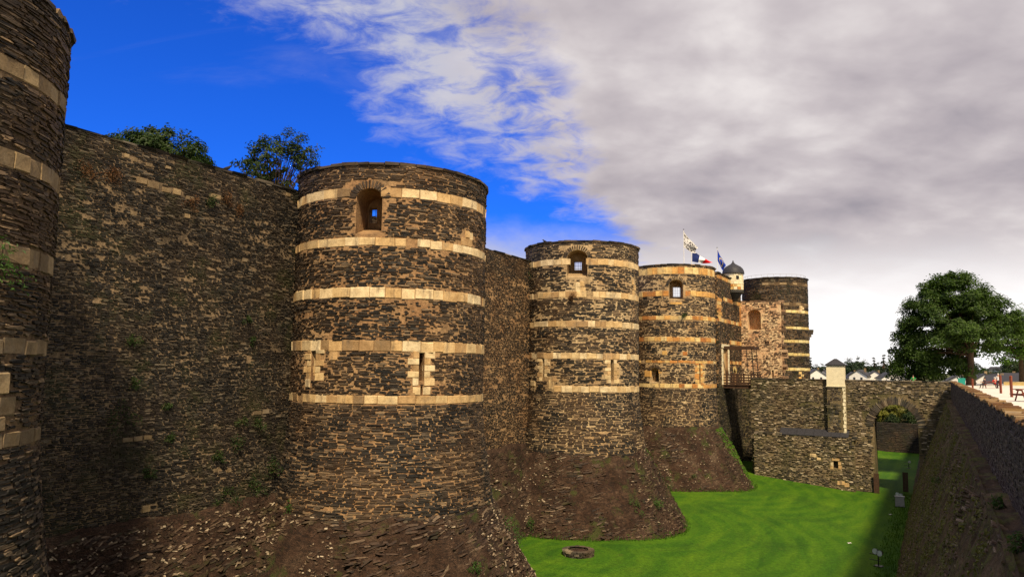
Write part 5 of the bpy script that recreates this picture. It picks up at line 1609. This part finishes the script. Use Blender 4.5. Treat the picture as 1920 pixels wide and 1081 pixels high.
def person(label, loc, rz, shirt, trousers, hair, sitting=False, arms='down', scale=1.0):
    root = thing('person', label, 'person', loc, rz)
    H = dict(pelvis=(0, 0, .92), waist=(0, 0, 1.08), chest=(0, .01, 1.30), neck=(0, 0, 1.47), head=(0, .015, 1.60), crown=(0, .01, 1.70))
    if sitting:
        H = {k: (p[0], p[1], p[2] - .45) for k, p in H.items()}
    V, E, Rr, bone = [], [], [], []

    def add(p, r, par=None, tg='t'):
        V.append(p); Rr.append(r); i_ = len(V) - 1
        if par is not None:
            E.append((par, i_)); bone.append(tg)
        return i_
    pe = add(H['pelvis'], (.155, .115)); wa_ = add(H['waist'], (.14, .10), pe, 'shirt'); ch = add(H['chest'], (.175, .115), wa_, 'shirt'); ne = add(H['neck'], (.058, .058), ch, 'skin')
    he = add(H['head'], (.078, .098), ne, 'skin'); add(H['crown'], (.055, .07), he, 'skin')
    b0 = H['pelvis'][2]
    for sg in (-1, 1):
        if sitting:
            hp = add((sg * .10, .03, b0 - .03), (.09, .09), pe, 'leg'); kn = add((sg * .12, .45, b0), (.062, .062), hp, 'leg'); an_ = add((sg * .12, .45, b0 - .40), (.043, .043), kn, 'leg'); add((sg * .13, .60, b0 - .43), (.035, .03), an_, 'shoe')
        else:
            hp = add((sg * .10, 0, b0 - .08), (.092, .092), pe, 'leg'); kn = add((sg * .105, .02, .50), (.062, .062), hp, 'leg'); an_ = add((sg * .11, -.01, .09), (.043, .043), kn, 'leg'); add((sg * .13, .15, .035), (.036, .03), an_, 'shoe')
        sh = add((sg * .20, 0, H['chest'][2] + .09), (.062, .062), ch, 'shirt')
        if arms == 'down':
            el = add((sg * .26, -.01, H['chest'][2] - .20), (.046, .046), sh, 'shirt'); wr_ = add((sg * .27, .07, H['chest'][2] - .44), (.032, .032), el, 'skin')
        else:
            el = add((sg * .26, .06, H['chest'][2] - .19), (.046, .046), sh, 'shirt'); wr_ = add((sg * .12, .30, H['chest'][2] - .16), (.032, .032), el, 'skin')
        w = Vector(V[wr_]); dr = (w - Vector(V[el])).normalized(); hd = add(tuple(w + dr * .09), (.036, .02), wr_, 'skin')
        side = Vector((-sg, .3, 0)).normalized(); up = dr.cross(side).normalized()
        for fi in range(4):
            b_ = w + dr * .11 + up * (fi - 1.5) * .02; a_ = add(tuple(b_ + dr * (.05 - .008 * abs(fi - 1.2))), (.009, .009), hd, 'skin'); add(tuple(b_ + dr * .085 + side * .02), (.008, .008), a_, 'skin')
        a_ = add(tuple(w + dr * .05 + side * .035), (.010, .010), wr_, 'skin'); add(tuple(w + dr * .09 + side * .05), (.009, .009), a_, 'skin')
    me = bpy.data.meshes.new('body'); me.from_pydata(V, E, []); me.update()
    o = bpy.data.objects.new('body', me); COL.objects.link(o)
    sm = o.modifiers.new('skin', 'SKIN')
    for i_, sv in enumerate(me.skin_vertices[0].data):
        sv.radius = Rr[i_]; sv.use_root = (i_ == 0)
    sb = o.modifiers.new('sub', 'SUBSURF'); sb.levels = 1; sb.render_levels = 1
    bpy.context.view_layer.update(); dg = bpy.context.evaluated_depsgraph_get()
    nm = bpy.data.meshes.new_from_object(o.evaluated_get(dg)); o.modifiers.clear(); o.data = nm; o.parent = root; o.scale = (scale,) * 3
    mats = [shirt, trousers, skin_m, black_metal]; ix = {'shirt': 0, 't': 0, 'leg': 1, 'skin': 2, 'shoe': 3}
    nm.materials.clear()
    for m_ in mats:
        nm.materials.append(m_)
    A_ = np.array([V[a_] for a_, _ in E]); B_ = np.array([V[b_] for _, b_ in E]); tg = np.array([ix[b_] for b_ in bone])
    idx = []
    for p in nm.polygons:
        c = np.array(p.center); ab = B_ - A_; k = np.clip(((c - A_) * ab).sum(1) / ((ab * ab).sum(1) + 1e-9), 0, 1)
        d_ = np.linalg.norm(A_ + ab * k[:, None] - c, axis=1); j = int(np.argmin(d_)); mi = tg[j]
        if mi == 0 and c[2] < H['pelvis'][2] + .03 and abs(c[0]) < .2:
            mi = 1
        idx.append(int(mi))
    nm.polygons.foreach_set('material_index', idx); nm.polygons.foreach_set('use_smooth', [True] * len(idx))
    hz = H['head'][2]; mb = MB()
    mb.lathe((0, -.012, 0), [(.09, hz + .0), (.102, hz + .05), (.095, hz + .11), (.06, hz + .155), (.012, hz + .172)], 12); hh = mb.build('hair', hair, root, smooth=True); hh.scale = (scale,) * 3
    mb = MB(); mb.add([(0, .105, hz + .02), (-.016, .098, hz - .035), (.016, .098, hz - .035), (0, .135, hz - .03)], [(0, 1, 3), (0, 3, 2), (1, 2, 3)]); nn = mb.build('nose', skin_m, root); nn.scale = (scale,) * 3
    return root


person('person in a green shirt standing on the bridge behind its parapet', P(112.5, -2.6, 13.46), 2.6, cloth('green_shirt', (.01, .30, .07)), cloth('dark_trousers', (.03, .03, .04)), hair_m, arms='fold')
person('person in a white shirt and dark trousers standing on the terrace by a table', P(103.6, 6.3, 13.8), 2.4, cloth('white_shirt', (.75, .74, .72)), cloth('dark_trousers', (.03, .03, .04)), hair_g)
person('person in dark clothes seated on the left at the far table', P(104.6, 5.0, 13.8), 1.0, cloth('dark_jumper', (.04, .035, .04)), cloth('dark_trousers', (.03, .03, .04)), hair_m, True, 'fold')
person('person in a red top seated at the far table', P(106.4, 6.1, 13.8), 3.0, cloth('red_top', (.5, .03, .03)), cloth('blue_jeans', (.05, .07, .13)), hair_g, True, 'fold')


def picnic(label, pos, rz):
    r = thing('picnic_table', label, 'picnic table', pos, rz, 'red timber picnic tables')
    for k in range(5):
        mb = MB(); mb.box((0, -.34 + .17 * k, .76), (1.8, .155, .045)); mb.build('table_board', wood_red, r)
    for y in (-.72, .72):
        for k in (-1, 1):
            mb = MB(); mb.box((0, y + k * .075, .45), (1.8, .14, .04)); mb.build('seat_board', wood_red, r)
    for x in (-.72, .72):
        mb = MB(); mb.box((x, 0, .40), (.05, 1.6, .09)); mb.box((x, 0, .70), (.05, .74, .08)); mb.build('crossbar', wood_red, r)
        for s_ in (-1, 1):
            mb = MB(); mb.tube([(x + .06, s_ * .68, 0), (x + .06, s_ * .22, .72)], .05, 4); mb.build('leg', wood_red, r)
        mb = MB(); mb.tube([(x, 0, .40), (0, 0, .72)], .035, 4); mb.build('brace', wood_red, r)


picnic('red brown picnic table with people at it, far along the terrace', P(105, 5.6, 13.8), ANG_B + .2)
picnic('red brown picnic table cut by the right edge, nearest on the terrace', P(57.2, 5.2, 13.8), ANG_B + .35)
for (s_, t_, lab) in ((78.7, 4.93, 'dark red post on the terrace, farther of the two in front of the tables'), (66.9, 4.85, 'dark red post on the terrace, nearer of the two tall posts'), (100, 3.6, 'short red post near the green bin')):
    r = thing('wooden_post', lab, 'post', P(s_, t_, 13.8), .4, 'red posts on the terrace'); h = 1.5 if s_ < 90 else 1.0
    mb = MB(); mb.box((0, 0, h / 2 - .05), (.14, .14, h + .1)); mb.build('shaft', wood_red, r)
    mb = MB(); mb.box((0, 0, h + .05), (.18, .18, .1), 0, .3); mb.build('cap', wood_red, r)
gp = P(108, 2.75, 13.8); r = thing('litter_bin', 'teal green litter bin behind the parapet beside the chestnut trunk', 'bin', gp)
teal = mat_plain('teal_plastic', (.02, .28, .22), .45, .1, 5)
mb = MB(); mb.box((0, 0, .5), (.62, .7, 1.0), ANG_A, 1.12); mb.build('body', teal, r)
mb = MB(); mb.box((0, 0, 1.06), (.76, .84, .1), ANG_A, .9); mb.build('lid', teal, r)
for k in (-1, 1):
    mb = MB(); mb.tube([(.3 * k - .03, -.32, .1), (.3 * k + .03, -.32, .1)], .1, 10); mb.build('wheel', black_metal, r)
# low tan wall at the far end of the terrace
lp = P(137, 9); lw = thing('low_wall', 'low sunlit tan wall at the far end of the terrace', 'wall', (lp.x, lp.y, 0)); ls = Flat((lp.x, lp.y), ANG_B, 0, 0, -1)
flat_wall(lw, ls, 55, 13.75, 14.25, .4, mat_plain('tan_stone', (.48, .36, .15), .9, .2, 2), 'body')
um = unit_meshes('block', lime); u = 0
while u < 55:
    q = ls(np.array([u + .75]), np.array([14.3]), np.array([-.2]))[0]; put_piece('coping_stone', um[int(u) % 7], lw, q, math.atan2(ls.n[1], ls.n[0]), (1.5, .5, .1)); u += 1.5


# ================================================================== country beyond: ground to the horizon, houses, far trees
def ground_h(x, y):
    s_, t_ = to_st(x, y); r = np.hypot(x, y)
    moat = np.clip((175 - s_) / 8, 0, 1) * np.clip((t_ + 75) / 10, 0, 1) * np.clip((14 - t_) / 8, 0, 1) * np.clip((s_ + 60) / 10, 0, 1)
    z = 9.2 - 10.2 * moat
    az = np.arctan2(x, y)
    hill = np.clip((r - 420) / 900, 0, 1) * (16 * np.clip((az - .52) / .12, 0, 1) + 3) * (0.6 + .8 * fbm(az * 9, r * .0006, 51))
    return z + hill - np.clip((r - 1800) / 3000, 0, 1) * 40


rr_ = np.concatenate([np.linspace(1, 200, 70), np.geomspace(205, 5500, 60)]); aa = np.linspace(-math.pi, math.pi, 181)
Rg, Ag = np.meshgrid(rr_, aa, indexing='ij'); X_, Y_ = Rg * np.sin(Ag), Rg * np.cos(Ag)
v = np.stack([X_, Y_, ground_h(X_, Y_)], -1).reshape(-1, 3); i = np.arange(len(rr_) * 181).reshape(len(rr_), 181)
f = np.stack([i[:-1, :-1], i[:-1, 1:], i[1:, 1:], i[1:, :-1]], -1).reshape(-1, 4)[:, ::-1]
m, k, b = material('countryside'); p = geo_pos(k)
k.l.new(k.ramp(k.noise(p, .02, 5, .6), [(.35, (.05, .075, .02)), (.55, (.10, .11, .04)), (.7, (.16, .14, .07))]), b.inputs['Base Color']); b.inputs['Roughness'].default_value = .95
link('ground', mesh_np('ground', v, f), m, kind='structure')

pane = mat_plain('window_glass', (.03, .035, .045), .15, .2, 3, 0, .8, 0)


def house(label, x, y, w, d, h, rise, rz, wallm=white_paint, group='white houses beyond the bridge', nwin=2):
    z = float(ground_h(np.array([x]), np.array([y]))[0]) - .2
    r = thing('house', label, 'house', (x, y, z), rz, group)
    mb = MB(); v = [(-w / 2, -d / 2, 0), (w / 2, -d / 2, 0), (w / 2, d / 2, 0), (-w / 2, d / 2, 0), (-w / 2, -d / 2, h), (w / 2, -d / 2, h), (w / 2, d / 2, h), (-w / 2, d / 2, h), (0, -d / 2, h + rise), (0, d / 2, h + rise)]
    mb.add(v, [(0, 1, 5, 8, 4), (1, 2, 6, 5), (2, 3, 7, 9, 6), (3, 0, 4, 7)]); mb.build('wall', wallm, r)
    mb = MB(); e_ = .45; t_ = .22
    for sg in (-1, 1):
        a_ = (sg * (w / 2 + e_), h - e_ * rise / (w / 2)); v = []
        for yy in (-d / 2 - e_, d / 2 + e_):
            v += [(a_[0], yy, a_[1] + .02), (0, yy, h + rise + .02), (0, yy, h + rise + t_), (a_[0], yy, a_[1] + t_)]
        mb.add(v, [(0, 1, 2, 3), (7, 6, 5, 4), (0, 4, 5, 1), (3, 2, 6, 7), (0, 3, 7, 4), (1, 5, 6, 2)])
    rf = mb.build('roof', roof_slate, r)
    mb = MB(); mb.box((w * .2, d * .2, h + rise * .6 + .7), (.7, .7, 2.0)); mb.build('chimney', lime_grey, rf)
    for kx in range(nwin):
        xx = (kx + .5) / nwin * w * .8 - w * .4
        for zz in ((h * .32, h * .78) if h > 4.5 else (h * .55,)):
            mb = MB(); mb.box((xx, -d / 2 - .03, zz), (1.0, .08, 1.25)); wd = mb.build('window', white_paint, r); mb = MB(); mb.box((xx, -d / 2 - .085, zz), (.8, .03, 1.05)); mb.build('pane', pane, wd)
    for yy in (-d * .25, d * .25):
        mb = MB(); mb.box((-w / 2 - .03, yy, h * .6), (.08, .9, 1.2)); mb.build('window', pane, r)
    return r


hs = [(1527, 330, 7.5, 10, 4.6, 2.6, .15, 'white gabled house nearest the far tower beyond the bridge'), (1545, 345, 6, 9, 4.4, 2.4, -.1, 'white gabled house touching the cream pillar on its left'), (1598, 340, 5, 9, 4.0, 2.2, .2, 'narrow white house just right of the cream pillar'),
      (1612, 330, 6.5, 10, 4.9, 2.2, -.2, 'second white house right of the cream pillar'), (1637, 335, 9.5, 9, 3.6, 3.2, .1, 'white house with the broadest dark gable beyond the bridge'), (1662, 325, 6.5, 9, 4.2, 2.0, .25, 'white house left of the chestnut, second from it'), (1683, 320, 6.8, 9, 4.6, 2.6, -.15, 'white gabled house nearest the chestnut tree')]
for (px, dist, w, d, h, rise, rz, lab) in hs:
    az = math.atan((px - 960) / 1400); house(lab, dist * math.sin(az), dist * math.cos(az), w, d, h + .1, rise, -az + rz)
for (px, dist, w, d, h, rise, rz, lab) in [(1793, 230, 6.5, 8, 4.2, 2.0, .1, 'white gabled house seen under the chestnut, left of the trunk'), (1838, 260, 6.5, 8, 4.2, 2.2, .2, 'small white house just right of the chestnut trunk'), (1889, 220, 22, 9, 3.4, 2.6, 1.5, 'long house with a grey roof behind the standing person'), (1915, 240, 24, 9, 4.0, 2.6, 1.62, 'long house with a grey roof at the right edge'), (1862, 300, 14, 9, 4.0, 2.4, 1.45, 'house with a dark roof beyond the seated people')]:
    az = math.atan((px - 960) / 1400); house(lab, dist * math.sin(az), dist * math.cos(az), w, d, h, rise, -az + rz, group='houses beyond the terrace')
for k_, (px, dist, w) in enumerate([(1895, 800, 16), (1908, 900, 20), (1918, 760, 16), (1880, 850, 14), (1868, 900, 18)]):
    az = math.atan((px - 960) / 1400); house(['pale far house on the hill, left of the hilltop roofs', 'pale far house highest on the hill', 'pale far house on the hill at the right edge', 'pale far house low on the hill above the long roof', 'pale far house leftmost on the hill'][k_], dist * math.sin(az), dist * math.cos(az), w, 12, 5, 3, -az + .3 * k_, group='far houses on the hill')


def copy_tree(root, loc, label, scale, rz):
    c = root.copy(); COL.objects.link(c); c.location = loc; c['label'] = label; c.scale = (scale,) * 3; c.rotation_euler = (0, 0, rz)
    for ch in root.children:
        d_ = ch.copy(); COL.objects.link(d_); d_.parent = c
    return c


def gz(x, y):
    return float(ground_h(np.array([x]), np.array([y]))[0])


FT = 'far trees on the skyline'
far = [(1590, 390, 12.5, 0, 'dark far tree just right of the cream pillar cap'), (1606, 385, 14.5, 0, 'tallest round far tree right of the cream pillar'), (1622, 400, 12, 0, 'round far tree left of the far conifers'), (1638, 430, 14, 1, 'far conifer, first one left of the chestnut crown row'), (1648, 440, 12.5, 0, 'low far tree between the far conifers'), (1656, 430, 15.5, 1, 'tallest far conifer left of the chestnut'),
       (1668, 420, 15, 1, 'far conifer second from the chestnut'), (1680, 410, 16, 1, 'far conifer touching the chestnut crown'), (1519, 420, 13.5, 1, 'lone far conifer next to the far tower'), (1537, 430, 11.5, 0, 'low far tree between the far tower and the cream pillar'), (1831, 300, 10.5, 0, 'round far tree right of the chestnut trunk'), (1850, 310, 8.5, 0, 'small far tree behind the seated people'),
       (1876, 330, 9.5, 0, 'round far tree behind the standing person'), (1908, 300, 13.5, 2, 'broad dark far tree at the right edge'), (1921, 320, 14, 2, 'dark far tree cut by the right edge'), (1810, 340, 9, 0, 'far tree seen under the chestnut crown')]
protos = {}
for (px, dist, h, kd, lab) in far:
    az = math.atan((px - 960) / 1400); x, y = dist * math.sin(az), dist * math.cos(az); loc = (x, y, gz(x, y))
    if kd not in protos:
        if kd == 1:
            el = [((0, 0, 5.2 + 1.5 * j), (2.2 - .32 * j, 2.2 - .32 * j, 1.0)) for j in range(6)]
            protos[kd] = (tree('far_conifer', lab, loc, 11, .3, [((0, 0, 3.6), (2.6, 2.6, 1.2))] + el, 90, 50, .7, .38, leaf_far, 500, FT, nlimb=20, shell=.4, flat=.35), 13.2)
        else:
            protos[kd] = (tree('far_tree', lab, loc, 4.5, .3, [((0, 0, 6), (3.8, 3.8, 4.0)), ((1.8, .6, 4.8), (2.6, 2.6, 2.8)), ((-1.6, -.5, 5), (2.6, 2.6, 3))], 110, 60, 1.0, .42, (leaf_far, None, leaf_dark)[kd], 501 + kd, FT, nlimb=20), 10.2)
        r, h0 = protos[kd]; r.scale = (h / h0,) * 3
    else:
        r, h0 = protos[kd]; copy_tree(r, loc, lab, h / h0, px * .37)
